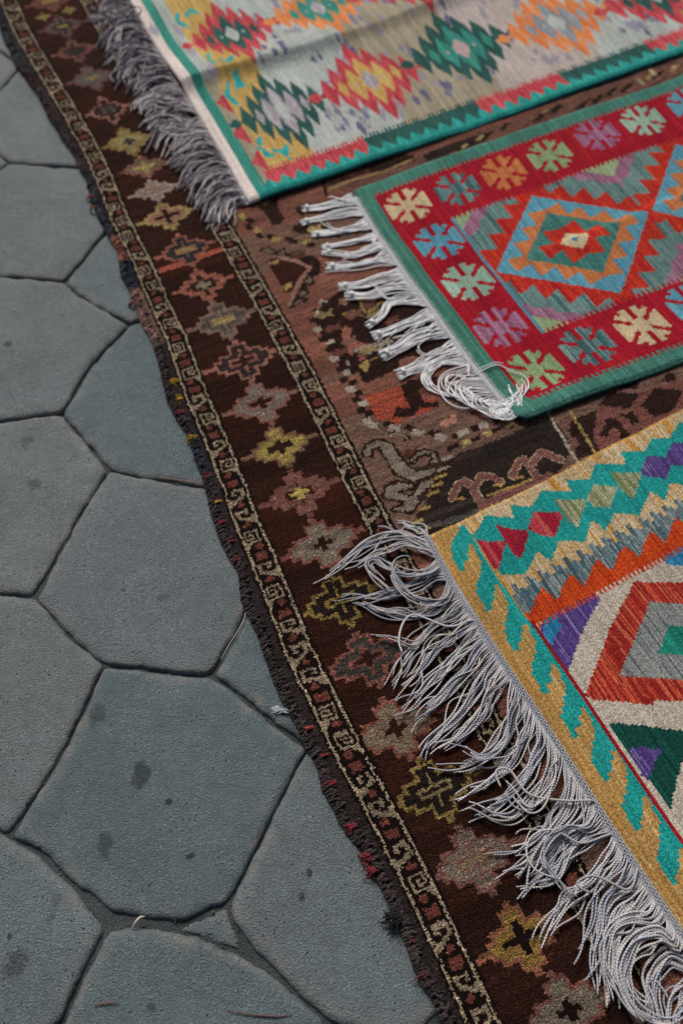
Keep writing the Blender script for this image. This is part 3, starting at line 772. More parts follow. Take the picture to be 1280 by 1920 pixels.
# ---- the outer strip beside the ragged edge, and the edge itself
EDs = np.array([-.6, .13, .31, .45, .545, .604, .692, .748, .815, .946, 1.055, 1.127, 1.188, 1.274, 1.359, 1.45, 1.519, 1.559, 1.615, 1.687, 1.743, 1.805, 1.875, 1.939, 1.996, 2.085, 2.136, 2.181, 2.229, 2.282, 2.326, 2.375, 2.423, 2.462, 2.513, 2.559, 2.595, 2.621, 3.1])
EDo = np.array([-.03, -.028, -.033, -.014, -.013, -.003, .005, .006, .006, 0, .007, -.007, -.008, -.007, -.007, -.021, -.023, -.017, -.021, -.024, -.031, -.034, -.031, -.044, -.042, -.047, -.048, -.044, -.042, -.043, -.045, -.031, -.029, -.028, -.025, -.028, -.026, -.026, -.026])
def edge_t(s): return np.interp(s, EDs, EDo) - np.interp(s, B.s1, B.o1)
def edge_color(s):
    """colours of the overcast edge yarn down the rug"""
    stops = [(-.6, '#33323a'), (.30, '#383a40'), (.38, '#3a2420'), (.46, '#42383a'), (.62, '#3a3030'), (.75, '#45363a'), (.80, '#30343e'), (1.00, '#333640'), (1.02, '#8a564a'), (1.085, '#8a564a'), (1.09, '#2a3040'), (1.17, '#2a3040'), (1.18, '#8a6a60'), (1.33, '#7a6258'), (1.35, '#3a2e30'), (1.55, '#382c2e'), (1.60, '#30303a'), (1.68, '#2c3038'), (1.70, '#3a3032'), (2.2, '#382e2e'), (3.2, '#342d2d')]
    xs = [q[0] for q in stops]; cs = np.array([lin(q[1]) for q in stops])
    return np.stack([np.interp(s, xs, cs[:, k]) for k in range(3)], -1)
outer = B.SA < -.006
B.col[outer] = edge_color(B.SB[outer]) * 0.75
ragged = edge_t(B.CB) + .004 * (vnoise1(B.CB / .011, 71) - .5) + .006 * (vnoise1(B.CB / .04, 73) - .5)
B.keep = B.CA > ragged + .004
# wear: pile colour jitter per knot, rows of wefts
h = hash01(np.round(B.CA * 1e4), np.round(B.CB * 1e4), 5 + 0 * B.CA)
B.col *= .90 * (1 + (h - .5) * .80)[..., None]
B.col *= (1 + (vnoise2(B.SA / .06, B.SB / .0042, 15) - .5) * .55)[..., None]
fleck = (h > .985) & (B.CA < .24); B.col[fleck] *= 1.9
def zbrown(A, Bc):
    d = np.clip((A - edge_t(Bc)) / .02, 0, 1)
    return BZ - .005 * (1 - d) ** 2 + lump(A, Bc, 3, .0022, 6) + .0012 * (vnoise2(A / .05, Bc / .007, 77) - .5)
brown = empty('pile_rug', (*G([(560, 980)])[0], 0))
bo = B.build('pile', M_pile, None, zbrown, .007, .0007)
def adopt(o, root):
    o.parent = root; o.matrix_parent_inverse = root.matrix_world.inverted()
bpy.context.view_layer.update()
adopt(bo, brown)
tag(brown, 'worn dark brown pile rug with stepped medallions, lying under all three kilims', 'rug')

# overcast edge: wool yarn wrapped round the selvedge
T = Tubes()
ss = np.arange(-.55, 3.0, .0026)
for i, s0 in enumerate(ss):
    if s0 < .05 and i % 2: continue
    e = float(edge_t(s0)) + .006 * float(vnoise1(np.array(s0 / .04), 73) - .5)
    wob = rng.normal(0, .0026, 3); hgt = .0085 + .004 * float(vnoise1(np.array(s0 / .015), 91)) + rng.normal(0, .0012)
    inw = .0095 + rng.normal(0, .0028)
    st = np.array([[e + inw, s0 + wob[0]], [e + inw * .55, s0 + wob[1]], [e + .001, s0 + wob[2]], [e - .0035, s0 + wob[2]], [e - .003, s0 + wob[1]]])
    xy = B.P(st[:, 0], st[:, 1]); z = np.array([BZ - .001, hgt, hgt - .0025, .0045, .0008])
    c = edge_color(np.array(s0)) * (0.55 + 1.3 * rng.random())
    T.add(np.c_[xy, z], (.0015 + .0013 * rng.random()) * (.8 + .5 * float(vnoise1(np.array(s0 / .012), 9))), c, k=5)
for i in range(2200):                                        # loose wool fibres
    s0 = rng.uniform(.05, 2.75); e = float(edge_t(s0)); a = rng.uniform(0, 6.28); l = rng.uniform(.003, .009)
    p = np.array([e + rng.uniform(-.004, .014), s0]); q = p + np.array([math.cos(a) - .25, math.sin(a)]) * l
    xy = B.P(np.array([p[0], (p[0] + q[0]) / 2 + rng.normal(0, .001), q[0]]), np.array([p[1], (p[1] + q[1]) / 2, q[1]]))
    z0 = .0115 if p[0] > e + .001 else .005
    T.add(np.c_[xy, [z0 - .001, z0 + .002, z0 + rng.uniform(-.001, .002)]], .00028, edge_color(np.array(s0)) * rng.uniform(.7, 1.8), k=3)
se = T.build('overcast_edge', M_yarn); adopt(se, brown); tag(se, kind='stuff')

def tuft(px, color, n, L, seed, name='yarn_tuft', spread=.9, r=.0011):
    """loose yarn ends sticking out of the edge"""
    rr_ = np.random.default_rng(seed); T = Tubes()
    (t0, s0), = B.ab([px])
    for i in range(n):
        a = math.pi + rr_.normal(0, spread); l = L * rr_.uniform(.6, 1.25)
        ds = rr_.normal(0, L * .25)
        p0 = B.P(t0 + .010, s0 + ds * .6); d = math.cos(a) * B.nv + math.sin(a) * B.dv
        p1 = B.P(t0, s0 + ds) ; p2 = p1 + d * l * .5 + rr_.normal(0, l * .12, 2); p3 = p1 + d * l + rr_.normal(0, l * .22, 2)
        pts = np.array([[*p0, BZ + .001], [*p1, BZ + .003 + rr_.uniform(0, .003)], [*p2, .006 + rr_.uniform(0, .004)], [*p3, .002 + rr_.uniform(0, .003)]])
        T.add(catmull(pts, 5), r * rr_.uniform(.8, 1.25), lin(color) * rr_.uniform(.65, 1.3), k=5, taper=(1, 1, .7))
    o = T.build(name, M_yarn); adopt(o, brown); return o
MUS, RED = '#b98f2e', '#852733'
for k, (px, c, n, L) in enumerate([((325, 716), MUS, 9, .012), ((333, 748), MUS, 9, .016), ((360, 822), MUS, 9, .012), ((406, 943), MUS, 7, .006), ((336, 775), '#7a3038', 7, .010),
        ((413, 981), RED, 8, .006), ((431, 1018), RED, 9, .007), ((441, 1050), RED, 8, .007), ((386, 893), '#7a2c34', 8, .008), ((604, 1419), RED, 8, .007), ((618, 1470), RED, 14, .010), ((657, 1552), RED, 12, .009),
        ((690, 1608), RED, 16, .011), ((697, 1632), RED, 20, .010), ((742, 1722), '#17151a', 26, .020), ((770, 1768), '#6a2330', 6, .006), ((576, 1368), '#a04a3a', 7, .008), ((793, 1828), '#5a3a38', 12, .010),
        ((172, 370), '#a0503c', 9, .010), ((166, 347), '#8a4038', 7, .006), ((174, 391), '#a05a40', 8, .008), ((272, 590), '#9a6a68', 8, .008), ((95, 215), '#5a2c28', 10, .010), ((118, 248), '#6a4038', 8, .010), ((247, 570), '#8a4a44', 8, .007)]):
    tuft(px, c, n, L, 100 + k)

# ------------------------------------------------------------------ front kilim (gold, teal and brick red)
K3 = Rug([(803, 1003), (852, 1090), (897, 1162), (958, 1256), (1013, 1338), (1068, 1424), (1131, 1522), (1190, 1613), (1280, 1746)], [(803, 1003), (1240, 786)], .013)
K3.grid(lines((-.011, .72, .0021), (.72, 1.15, .008)), lines((0, .80, .0021), (.80, 1.0, .008)))
y1 = lambda *p: Z(780, 780, 5.12, p)
y2 = lambda *p: Z(1030, 780, 5.12, p)
y3 = lambda *p: Z(780, 980, 5.12, p)
y4 = lambda *p: Z(1030, 980, 5.12, p)
y5 = lambda *p: Z(900, 1180, 5.12, p)
y6 = lambda *p: Z(1030, 1180, 5.12, p)
y7 = lambda *p: Z(1030, 1400, 5.12, p)
GOLD, TEAL = ['#a8814a', '#b08c56', '#a17a40', '#b89a68', '#a8854e'], ['#1f8f8b', '#239793', '#1b8683', '#1f8f8b']
BEI = ['#b7a07a', '#bfae90', '#b5853f', '#c2b092', '#b08a4c', '#bba888']
SLT = ['#5b6f76', '#79868a', '#3e565f', '#8a9190', '#47606a']
ORR = ['#b23c17', '#c04a1e', '#a83214', '#b8421a']
PUR = ['#4b3b7a', '#7a6a98', '#453472', '#54447f']
BRK = ['#8c2420', '#a83a28', '#b85a40', '#7c1c1e', '#9c2c22', '#b04a34']
CRM = ['#b0a79b', '#aca295', '#b3aba0']
GRA = ['#7f8382', '#8f9291', '#5d686a', '#858a89', '#757b7a']
DGR = ['#0f4039', '#134a42', '#0c3731', '#11443c']
k3c = K3.ab([(1188, 1091), (1096, 1305)]); AC, BC = k3c[0, 0], k3c[1, 1]
fa = K3.SA > 1.12 * AC + .1                                  # out of view the design repeats mirrored
AX = AC * 1.0
K3.SA = np.where(K3.CA > AX + .20, 2 * (AX + .20) - K3.CA, K3.CA)
K3.SA = np.abs(K3.SA)
a_red = K3.ab(y5((760, 350), (950, 600)))[:, 0].mean()
K3.paint(K3.SA > -1, GOLD, stripe=.004, seed=2)
# inner panel: cream ground, then the figures
def k3(p, c, q=(.0042, .0042), **kw): K3.fill(p, c, q, **kw)
inner = (K3.SA > a_red) & (K3.SB > .10)
K3.paint(inner, CRM, stripe=.006, seed=4)
# purple and blue corner triangles between orange teeth and the diamond
k3(y4((-60, 850), (90, 800), (400, 640), (490, 735), (430, 830), (395, 900), (335, 1010), (270, 1180), (235, 1280), (190, 1400), (160, 1480), (-100, 1150)), PUR, stripe=.004)
k3(y4((-60, 860), (30, 850), (80, 920), (110, 1010), (50, 1110), (20, 1180), (-60, 1150)), ['#2a74a0', '#3a86ae', '#1f6a98'])
k3(y4((1030, 300), (1110, 250), (1280, 160), (1500, 60), (1500, 400), (1280, 415), (1120, 400)), ['#2a74a0', '#3a86ae', '#2a6a90'])
# big brick-red diamond with grey and teal hearts (mirrored about its axis)
def dia(pts): return [tuple(p) for p in pts]
def sym(poly, c, q=(.0042, .0042), **kw):
    P = K3.ab(poly); K3.fill(P, c, q, px=False, **kw)
    Q = P.copy(); Q[:, 0] = 2 * AC - Q[:, 0]; K3.fill(Q, c, q, px=False, **kw)
sym(y4((815, 565), (1000, 1000), (1000, 2200)) + y6((370, 650), (330, 640), (370, 560), (470, 300), (570, 0)), BRK, stripe=.0045, seed=3)
P3 = K3.ab(y4((815, 565)) + y6((330, 640)))
top, left = P3[0], P3[1]
hb = left[1] - top[1]; ha = AC - left[0]
def band(f0, c, q=(.0042, .0042), **kw):
    D = np.abs(K3.SA - AC) / ha + np.abs((np.floor(K3.SB / q[1]) + .5) * q[1] - BC) / hb
    K3.paint((D < f0) & (K3.SA > a_red), c, **kw)
band(1.0, BRK, stripe=.0045, seed=3)
Pg = K3.ab(y4((950, 770)) + y6((690, 440)))
band((BC - Pg[0, 1]) / hb, GRA, stripe=.006, seed=9)
Pt = K3.ab(y4((1130, 1000)) + y6((1035, 240)))
band((BC - Pt[0, 1]) / hb, ['#1d7366', '#22806f', '#1a685e'], seed=8)
# lower cream, dark green and purple triangle
k3(y6((395, 680), (560, 690), (860, 720), (1280, 768), (1700, 800), (1700, 1010), (1280, 978), (950, 940), (620, 895), (560, 912)), CRM)
k3(y6((560, 912), (620, 895), (950, 940), (1280, 978), (1700, 1010), (1900, 1700)) + y7((1700, 0), (1280, 120), (1240, 260), (1190, 470), (1160, 610)), DGR)
k3(y6((750, 1150), (880, 1130), (1070, 1165)) + y7((1070, 60), (1010, 170), (945, 330), (880, 270)), PUR, stripe=.004)
k3(y7((1280, 120), (1700, -40), (1900, 700), (1700, 1400), (1160, 600), (1190, 470), (1240, 260)), CRM)
# ---- top border: striped beige edge, teal lightning with a chain of lozenges, beige / slate / orange teeth
per = K3.ab([(954, 946), (1059, 898), (1161, 847), (1260, 799)]); step_a = (per[-1, 0] - per[0, 0]) / 3
tb = K3.ab(y3((800, 500), (1050, 505), (1160, 280), (1290, 370)) + y2((90, 1205), (330, 1215), (395, 1015), (430, 1015), (535, 1110), (610, 940), (850, 955), (960, 720), (1100, 815), (1150, 650), (1290, 660)))
tu = K3.ab(y1((410, 1085), (460, 1060), (490, 1110), (540, 1145), (580, 1100), (660, 950), (740, 965), (940, 975), (890, 850), (1100, 865), (1200, 710)) + y2((60, 718), (205, 720), (150, 605), (375, 605), (430, 460), (725, 467), (670, 345), (900, 342), (990, 190), (1250, 217), (1180, 95), (1330, 90)))
Aq = (np.floor(K3.SA / .0034) + .5) * .0034; Bq = (np.floor(K3.SB / .0038) + .5) * .0038
cren = np.where((K3.SA / .0088) % 1 < .5, .0045, -.0045)
reg_top = (K3.SA > a_red - .002) & (K3.SB < .2355 + cren)
K3.paint(reg_top, ORR, stripe=.004, seed=6)
ou = ((Aq - .1878) / .0566) % 1                              # saw teeth: slow rise, short drop
oline = np.where(ou < .86, .2120 - .031 * ou / .86, .181 + .031 * (ou - .86) / .14)
K3.paint(reg_top & (Bq < oline), SLT, stripe=.0045, seed=11)
fing = np.floor(K3.SA / .0088)
sl = .1605 + .0085 * ((fing % 3) - 1) + .004 * (hash01(fing, 3 + 0 * fing) - .5)
K3.paint(reg_top & (Bq < sl), BEI, stripe=.0045, seed=12)
def under(line, extend=True):
    """b of a traced zigzag at each a (several branches merged), continued to the right by its own period"""
    a, b = line[:, 0], line[:, 1]
    return a, b
def ext(poly_ab, n=3):
    out = [poly_ab]
    for k in range(1, n + 1):
        q = poly_ab[(poly_ab[:, 0] > poly_ab[-1, 0] - step_a)].copy(); q[:, 0] += step_a * k; out.append(q)
    return np.vstack(out)
tue, tbe = ext(tu), ext(tb)
corner = K3.ab(y3((560, 160), (800, 500)))
poly_teal = np.vstack([tue, tbe[::-1], corner[::-1]])
K3.fill(poly_teal, TEAL, (.0034, .0042), px=False, seed=3)
# everything above the lightning is the striped beige edge
beige = np.vstack([tue, [[tue[-1, 0], -.01], [K3.ab(y1((420, 1070)))[0, 0], -.01]]])
K3.fill(beige, BEI, (.0034, .0034), px=False, stripe=.009, seed=15)
CH = [(['#8f1b2f', '#a02a3c', '#b04a52'], y3((585, 165), (690, 185), (875, 180), (840, 270), (810, 370), (785, 450), (745, 440), (680, 330))),
      (['#8f1b2f', '#9c2436', '#8a1a2e'], y3((770, 30), (900, 60), (1075, 80), (1070, 140), (1050, 220), (1020, 310), (1000, 350), (950, 320), (880, 215), (830, 140))),
      (['#8f1b2f', '#b0504f', '#a83a44'], y1((1060, 1090), (1130, 920), (1385, 925), (1410, 965), (1385, 1010), (1330, 1165), (1190, 1140))),
      (['#8d9274', '#a3a58c', '#6f7a52'], y2((35, 800), (330, 810), (345, 870), (310, 940), (270, 1075), (240, 1070), (135, 960))),
      (['#8d9274', '#a3a58c', '#6f7a52'], y2((410, 660), (640, 680), (640, 730), (600, 800), (570, 885), (420, 870), (345, 800))),
      (['#8d9274', '#a3a58c', '#6f7a52'], y2((560, 545), (870, 555), (860, 600), (830, 720), (790, 805), (700, 730))),
      (PUR, y2((930, 390), (1180, 400), (1200, 435), (1160, 500), (1110, 605), (890, 580), (865, 530))),
      (PUR, y2((1100, 285), (1400, 300), (1380, 400), (1330, 530), (1280, 500), (1220, 420)))]
for c, p in CH: K3.fill(p, c, (.0034, .0042), stripe=.005)
g5 = K3.ab(CH[5][1]); sp = (g5[:, 0].mean() - K3.ab(CH[3][1])[:, 0].mean()) / 2; sb_ = (g5[:, 1].mean() - K3.ab(CH[3][1])[:, 1].mean()) / 2
for k, c in ((3, PUR), (4, ['#b5853f']), (5, ['#b08a4c']), (6, ['#8f1b2f']), (7, ['#8f1b2f'])):
    K3.fill(g5 + [sp * k, sb_ * k * .3], c, (.0034, .0042), px=False)
# ---- side border: gold with teal lightning, one traced period repeated
side = K3.ab(y5((480, 410), (600, 620), (665, 595), (635, 540), (685, 490), (660, 430), (690, 400), (670, 345), (715, 340), (825, 545), (805, 575), (820, 640), (795, 655), (810, 710), (775, 745), (800, 800), (765, 830)))
pb = side[-1, 1] - side[0, 1]; side[-1, 0] = side[0, 0]
tips = K3.ab(y3((320, 265), (570, 660), (830, 1050)) + y5((480, 410), (765, 830)) + y7((400, 120), (680, 570), (1015, 1080)))
bl = list(tips[:, 1]) + [tips[-1, 1] + pb * k for k in range(1, 7)]; al = list(tips[:, 0]) + [tips[-1, 0]] * 6
sidezone = (K3.SA < a_red) & (K3.SB > K3.ab(y3((320, 200)))[0, 1])
chainp = []
for k in range(len(bl) - 1):
    q = side[:-1].copy()
    q[:, 1] = (q[:, 1] - side[0, 1]) * (bl[k + 1] - bl[k]) / pb + bl[k]; q[:, 0] = q[:, 0] - side[0, 0] + al[k]
    chainp.append(q)
chainp = np.vstack(chainp)
start = K3.ab(y3((420, 45), (440, 40), (340, 190)))
poly_side = np.vstack([[[a_red, start[0, 1]]], start[:1], start[2:3], chainp, [[a_red, chainp[-1, 1]]]])
keepc = K3.col.copy()
K3.fill(poly_side, TEAL, (.0034, .0042), px=False, seed=13)
lim = K3.ab(y3((560, 170), (800, 560), (1060, 940)))
over = (K3.SA > np.interp(K3.SB, lim[:, 1], lim[:, 0])) & (K3.SB < lim[-1, 1])
K3.col[over] = keepc[over]
K3.paint((np.abs(K3.SA - a_red - .0015) < .0036) & (K3.SB > K3.ab(y3((1080, 960)))[0, 1]), ['#8c1d24', '#a8321f', '#8a1a22'], stripe=.05)
K3.paint(K3.CA < 0, ['#a2a5ae', '#8b8f9a', '#b0b2ba'], stripe=.002)
K3.paint((K3.CB < .006) & (K3.CA > 0), GOLD, stripe=.008, seed=5)
K3.col *= .90; K3.vary(.30, .18, 3, .10)
red_ridge = lambda A, Bc: .0022 * np.exp(-((A - a_red - .0015) / .003) ** 2) * (Bc > .17)
def zk3(A, Bc):
    e = smooth01(Bc / .008) * smooth01((A + .012) / .008)
    return .0085 + .0045 * e + lump(A, Bc, 21, .006, 5) + red_ridge(A, Bc)
kil3 = empty('kilim', (*K3.P(.4, .4), .009))
bpy.context.view_layer.update()
adopt(K3.build('woven_field', M_kilim, None, zk3, .006, .0006), kil3)
tag(kil3, 'front kilim with gold and teal border, brick red diamond and grey corded fringe', 'rug', 'kilims laid on the brown rug')

# ------------------------------------------------------------------ red kilim with rosettes
K2 = Rug([(658, 362), (671, 386), (704, 441), (730, 477), (765, 528), (800, 573), (880, 683), (934, 748), (963, 781)], [(679, 346), (1280, 136)], .013, [(989, 783), (1290, 670)])
qq = K2.ab([(670, 349), (963, 783), (989, 783), (700, 357), (989, 763)])
W2 = float(K2.ab([(1056, 763)])[0, 1])
K2.grid(lines((0, 1.02, .0024), (1.02, 1.25, .008)), lines((-.012, W2, .0024)))
B0 = -.012
GRN = ['#437a6d', '#4e8578', '#3c7066', '#467d72']
RD2 = ['#9a1427', '#a3182a', '#921226', '#a81f26', '#98142a']
RD3 = ['#bd3423', '#a81f24', '#c23e26', '#b02a24']
BLU = ['#5896ab', '#64a0b3', '#4f8ca4']; ORA = ['#bf7446', '#c47e4e', '#b56a3e']; TL2 = ['#427a72', '#4c837b', '#386e68']
K2.paint(K2.SA > -9, GRN, stripe=.005, seed=1)
aL = float(K2.ab([(700, 357), (840, 553), (989, 763)])[:, 0].mean())
bT = K2.ab([(720, 352), (904, 296), (1060, 243), (1250, 176)])[:, 1].mean(); bBt = K2.ab([(1000, 756), (1090, 716), (1270, 641)])[:, 1].mean()
bT = float(bT); bBt = float(bBt)
cmb = np.where((K2.SA / .0125) % 1 < .5, .0045, -.0045)
redz = (K2.SA > aL) & (K2.SB > bT + cmb) & (K2.SB < bBt + cmb)
K2.paint(redz, RD2, stripe=.006, seed=2)
ros_px = [((765, 386), 'c'), ((823, 453), 'b'), ((878, 527), 'p'), ((938, 613), 'm'), ((1003, 694), 'g'), ((1100, 650), 't'), ((1202, 611), 'c'), ((1298, 572), 'b'),
          ((857, 355), 't'), ((943, 324), 'o'), ((1030, 292), 'g'), ((1118, 254), 'm'), ((1204, 226), 'p'), ((1291, 194), 'b')]
RC = {'c': ['#c8b592', '#bfab88'], 'b': BLU, 'p': ['#92b0a0', '#88a797', '#9ebaa9'], 'm': ['#946280', '#7f506e', '#a0728c'], 'g': ['#8aa277', '#95ab82', '#7f986e'], 't': ['#5f8082', '#4b6e70', '#789391', '#3d5d62'], 'o': ORA}
rab = K2.ab([p for p, _ in ros_px])
bcol = K2.ab([p for p, _ in ros_px[:5]])
topb, botb = rab[8:, 1].mean(), rab[5:8, 1].mean()
cells = []
for i, ((p, c), (a, b)) in enumerate(zip(ros_px, rab)): cells.append((a, b, c))
da = (rab[13, 0] - rab[8, 0]) / 5; db2 = (rab[7, 0] - rab[5, 0]) / 2
for k, c in ((1, 'c'), (2, 't'), (3, 'o')): cells.append((rab[13, 0] + da * k, topb, c)); 
for k, c in ((1, 'o'), (2, 'p'), (3, 'm')): cells.append((rab[7, 0] + db2 * k, botb, c))
Rr = .050
for n_, (a0, b0, c) in enumerate(cells):
    Ra, Rb = .050, .048
    m = (np.abs(K2.SA - a0) < .07) & (np.abs(K2.SB - b0) < .07)
    q = .0040
    x = np.round((K2.SA[m] - a0) / q) * q; y = np.round((K2.SB[m] - b0) / q) * q
    out = np.maximum(np.maximum(np.abs(x) / Ra, np.abs(y) / Rb), (np.abs(x) / Ra + np.abs(y) / Rb) / 1.52)
    r = np.hypot(x, y); th = np.arctan2(x, y)
    slit = np.zeros(x.shape, bool)
    for t0 in (0, 54, 126, 180, -54, -126):
        dth = np.abs((th - math.radians(t0) + math.pi) % (2 * math.pi) - math.pi)
        slit |= (np.sin(np.minimum(dth, 1.57)) * r < .0048) & (dth < 1.2) & (r > .017)
    # notched outer ends of the petals
    notch = (out > .86) & (np.abs((th / math.radians(30)) % 2 - 1) < .22) & (np.abs(x) < .03)
    mm = np.zeros_like(m); mm[m] = (out <= 1) & ~slit & ~notch
    K2.paint(mm, RC[c], stripe=.006, seed=40 + n_)
# blue line and the inner panel
ln = K2.ab([(853, 408), (930, 516), (1011, 623)]); aP = float(ln[:, 0].mean()); b1, b2 = float(ln[0, 1]), float(ln[2, 1])
cen = K2.ab([(1072, 452), (912, 487), (994, 367), (1153, 555)])
A0, B00 = float(cen[0, 0]), float((cen[2, 1] + cen[3, 1]) / 2)
hA, hB = float(A0 - cen[1, 0]) , float((cen[3, 1] - cen[2, 1]) / 2)
fold = lambda a: A0 + ((a - A0 + hA * 1.02) % (2.04 * hA)) - hA * 1.02
FA = fold(K2.SA)
pan = (K2.SA > aP) & (K2.SB > b1 + .004 * cmb / .0045) & (K2.SB < b2 + .004 * cmb / .0045)
q = .0036
X = np.abs((np.floor((FA - A0) / q) + .5) * q) / hA; Y = np.abs((np.floor((K2.SB - B00) / q) + .5) * q) / hB
D = X + Y
saw = lambda n, ph=0: (X * n + ph) % 1
def ptc(mask, c, **kw): K2.paint(pan & mask, c, **kw)
ptc(D > 0, RD3, stripe=.005, seed=51)
s5 = np.where(K2.SB < B00, saw(5), saw(5, .3))
ptc(D > 1.13 + .28 * s5, ['#5f7e7d', '#74918e', '#466a6c', '#6d8885'], stripe=.006, seed=52)
ptc(D > 1.58 + .08 * s5, ['#94657c', '#a2788e', '#855a72'], stripe=.006, seed=53)
ptc(D > 1.84, ['#8ea37c', '#99ad86'])
ptc((D > 1.13 + .28 * s5) & (Y < .20), RD3)
ptc(D < 1.0, BLU, seed=54)
ptc(D < .80 + .25 * (saw(5.0) - .5), ORA, seed=55)
ptc(D < .62, TL2, stripe=.006, seed=56)
ptc(D < .41 + .25 * (saw(5.0) - .5), RD3, stripe=.005, seed=57)
ptc((X * 1.0 + Y) < .19, ['#c9b893', '#d2c3a2']); ptc((X + Y) < .045, ['#4f88a8'])
K2.paint((np.abs(K2.SA - aP) < .0042) & (K2.SB > b1) & (K2.SB < b2 + .004), BLU)
# rounded corners
def corner_cut(K, a0, b0, sa, sb, r):
    x = (K.CA - a0) * sa; y = (K.CB - b0) * sb
    return (x < r) & (y < r) & (np.hypot(r - x, r - y) > r)
K2.keep &= ~corner_cut(K2, 0, B0, 1, 1, .035)
K2.keep &= ~corner_cut(K2, 0, W2, 1, -1, .022)
K2.col *= .84; K2.vary(.24, .16, 5, .10)
crs = K2.ab([(1020, 474), (1102, 444), (1174, 418), (1222, 394)])
def zk2(A, Bc):
    e = smooth01((W2 - Bc) / .010) * smooth01((Bc - B0) / .01) * smooth01((A + .004) / .008)
    rip = .0045 * np.exp(-((Bc - W2) / .05) ** 2) * (1.6 + np.sin(A * 11 + .8))
    bcr = np.interp(A, crs[:, 0], crs[:, 1]); u = Bc - bcr
    crease = np.where(u < 0, np.exp(-(u / .011) ** 2), np.exp(-(u / .06) ** 2)) * .0075 * smooth01((A - crs[0, 0] + .05) / .08)
    return .0085 + .0045 * e + rip + lump(A, Bc, 31, .007, 5) + crease
kil2 = empty('kilim', (*K2.P(.4, .35), .009))
bpy.context.view_layer.update()
adopt(K2.build('woven_field', M_kilim, None, zk2, .005, .0006), kil2)
tag(kil2, 'red kilim with a ring of rosettes, green edge and bright white tassels', 'rug', 'kilims laid on the brown rug')

# ------------------------------------------------------------------ pale kilim at the back, with a crease
K1 = Rug([(468, 385), (425, 306), (380, 229), (330, 150), (290, 84), (240, -5)], [(470, 387), (1280, 104)], .013)
K1.grid(lines((0, 1.30, .0032), (1.30, 1.7, .010)), lines((0, 1.25, .0032), (1.25, 1.7, .010)))
x1 = lambda *p: Z(240, 0, 4.923, p)
x3 = lambda *p: Z(700, 0, 4.267, p)
x4 = lambda *p: Z(980, 0, 4.267, p)
x5 = lambda *p: Z(380, 140, 4.267, p)
PALE, BEG, PKW, YL1 = ['#a7afab', '#adb4b0', '#a0a8a5'], ['#9b937e', '#a19985', '#948c78'], ['#b0a6a0', '#aba19d', '#b5aba5'], ['#b99a5a', '#c0a468', '#b08e4c', '#bda064']
TEA1, DG1, RD1, OR1, LAV = ['#378577', '#408e82', '#317b6f'], ['#2a524e', '#2f5a55', '#264a47'], ['#b0404a', '#c0585e', '#a03440', '#b84c52'], ['#d0804c', '#d68c5a', '#c87442'], ['#99939c', '#a59fa6', '#87828e', '#aaa4aa']
acol = lambda *p: float(K1.ab(list(p))[:, 0].mean())
aW = acol(*x5((300, 800), (200, 560))) ; aT = acol(*x5((300, 560), (500, 920)))
aY = acol(*x5((165, 165), (405, 575), (560, 800))); aYr = acol(*x5((830, 540), (890, 640)))
aB1 = acol(*x3((240, 970))); aB2 = acol(*x3((1040, 720))); aB3 = acol(*x4((560, 360))); aB4 = acol(*x4((1190, 100)))
aW = acol(*x5((270, 700), (180, 480))) 
for lo, hi, c in ((0, aW, ['#cbc0bb', '#d2c8c3']), (aW, aT, TEA1), (aT, aY, BEG), (aY, aYr, YL1), (aYr, aB1, PALE), (aB1, aB2, BEG), (aB2, aB3, PKW), (aB3, aB4, PALE), (aB4, aB4 + .18, YL1), (aB4 + .18, 9, PALE)):
    K1.paint((K1.CA >= lo) & (K1.CA < hi), c, stripe=.008, seed=int(lo * 100))
upper = float(K1.ab([(395, 160)])[0, 1])
K1.paint((K1.CA >= aT) & (K1.CA < aY) & (K1.CB > upper), PALE)
def k1(p, c, q=(.0045, .0045), **kw): K1.fill(p, c, q, **kw)
# lavender flecks
fr = np.random.default_rng(12)
for _ in range(420):
    a, b = fr.uniform(aYr + .02, 1.5), fr.uniform(.12, 1.4)
    c = fr.choice(['#77758c', '#8a8898', '#5f5e7c', '#8f8b96'])
    for k in range(fr.integers(1, 4)):
        da_, db_ = fr.normal(0, .015), fr.normal(0, .015); h_ = fr.uniform(.012, .030); w_ = fr.uniform(.006, .010)
        K1.fill(np.array([[a + da_ - w_, b + db_], [a + da_, b + db_ - h_], [a + da_ + w_, b + db_], [a + da_, b + db_ + h_]]), str(c), (.004, .004), px=False)
for p in (((290, 60), 30), ((335, 60), 30), ((360, 105), 30), ((400, 150), 20)):
    (a, b), = K1.ab([p[0]]); K1.fill(np.array([[a - .012, b], [a, b - .04], [a + .012, b], [a, b + .04]]), '#9a97a4', px=False)
# red half lozenges and the teal birds on the yellow panel
hl = [K1.ab(x5((110, 240), (165, 165), (260, 330))), K1.ab(x5((245, 500), (295, 385), (405, 575))), K1.ab(x5((395, 720), (440, 610), (560, 800)))]
for q_ in hl: K1.fill(q_, RD1, (.004, .004), px=False, stripe=.005, seed=8)
for off in (.62, .85, 1.05):
    q_ = hl[0].copy(); q_[:, 1] += off; K1.fill(q_, RD1, (.004, .004), px=False, stripe=.005)
birds = [[(425, 540), (455, 495), (480, 530), (465, 590), (520, 630), (570, 650), (560, 685), (490, 665), (445, 600)], [(540, 600), (620, 620), (665, 565), (700, 610), (680, 660), (710, 690), (690, 700), (640, 650), (560, 625)],
         [(175, 150), (200, 70), (225, 130), (215, 180), (290, 235), (295, 265), (235, 240), (180, 190)], [(245, 10), (275, 0), (300, 50), (360, 105), (300, 110), (265, 145), (250, 80)]]
for p in birds: k1(x5(*p), ['#2a9c9c', '#32a5a2'])
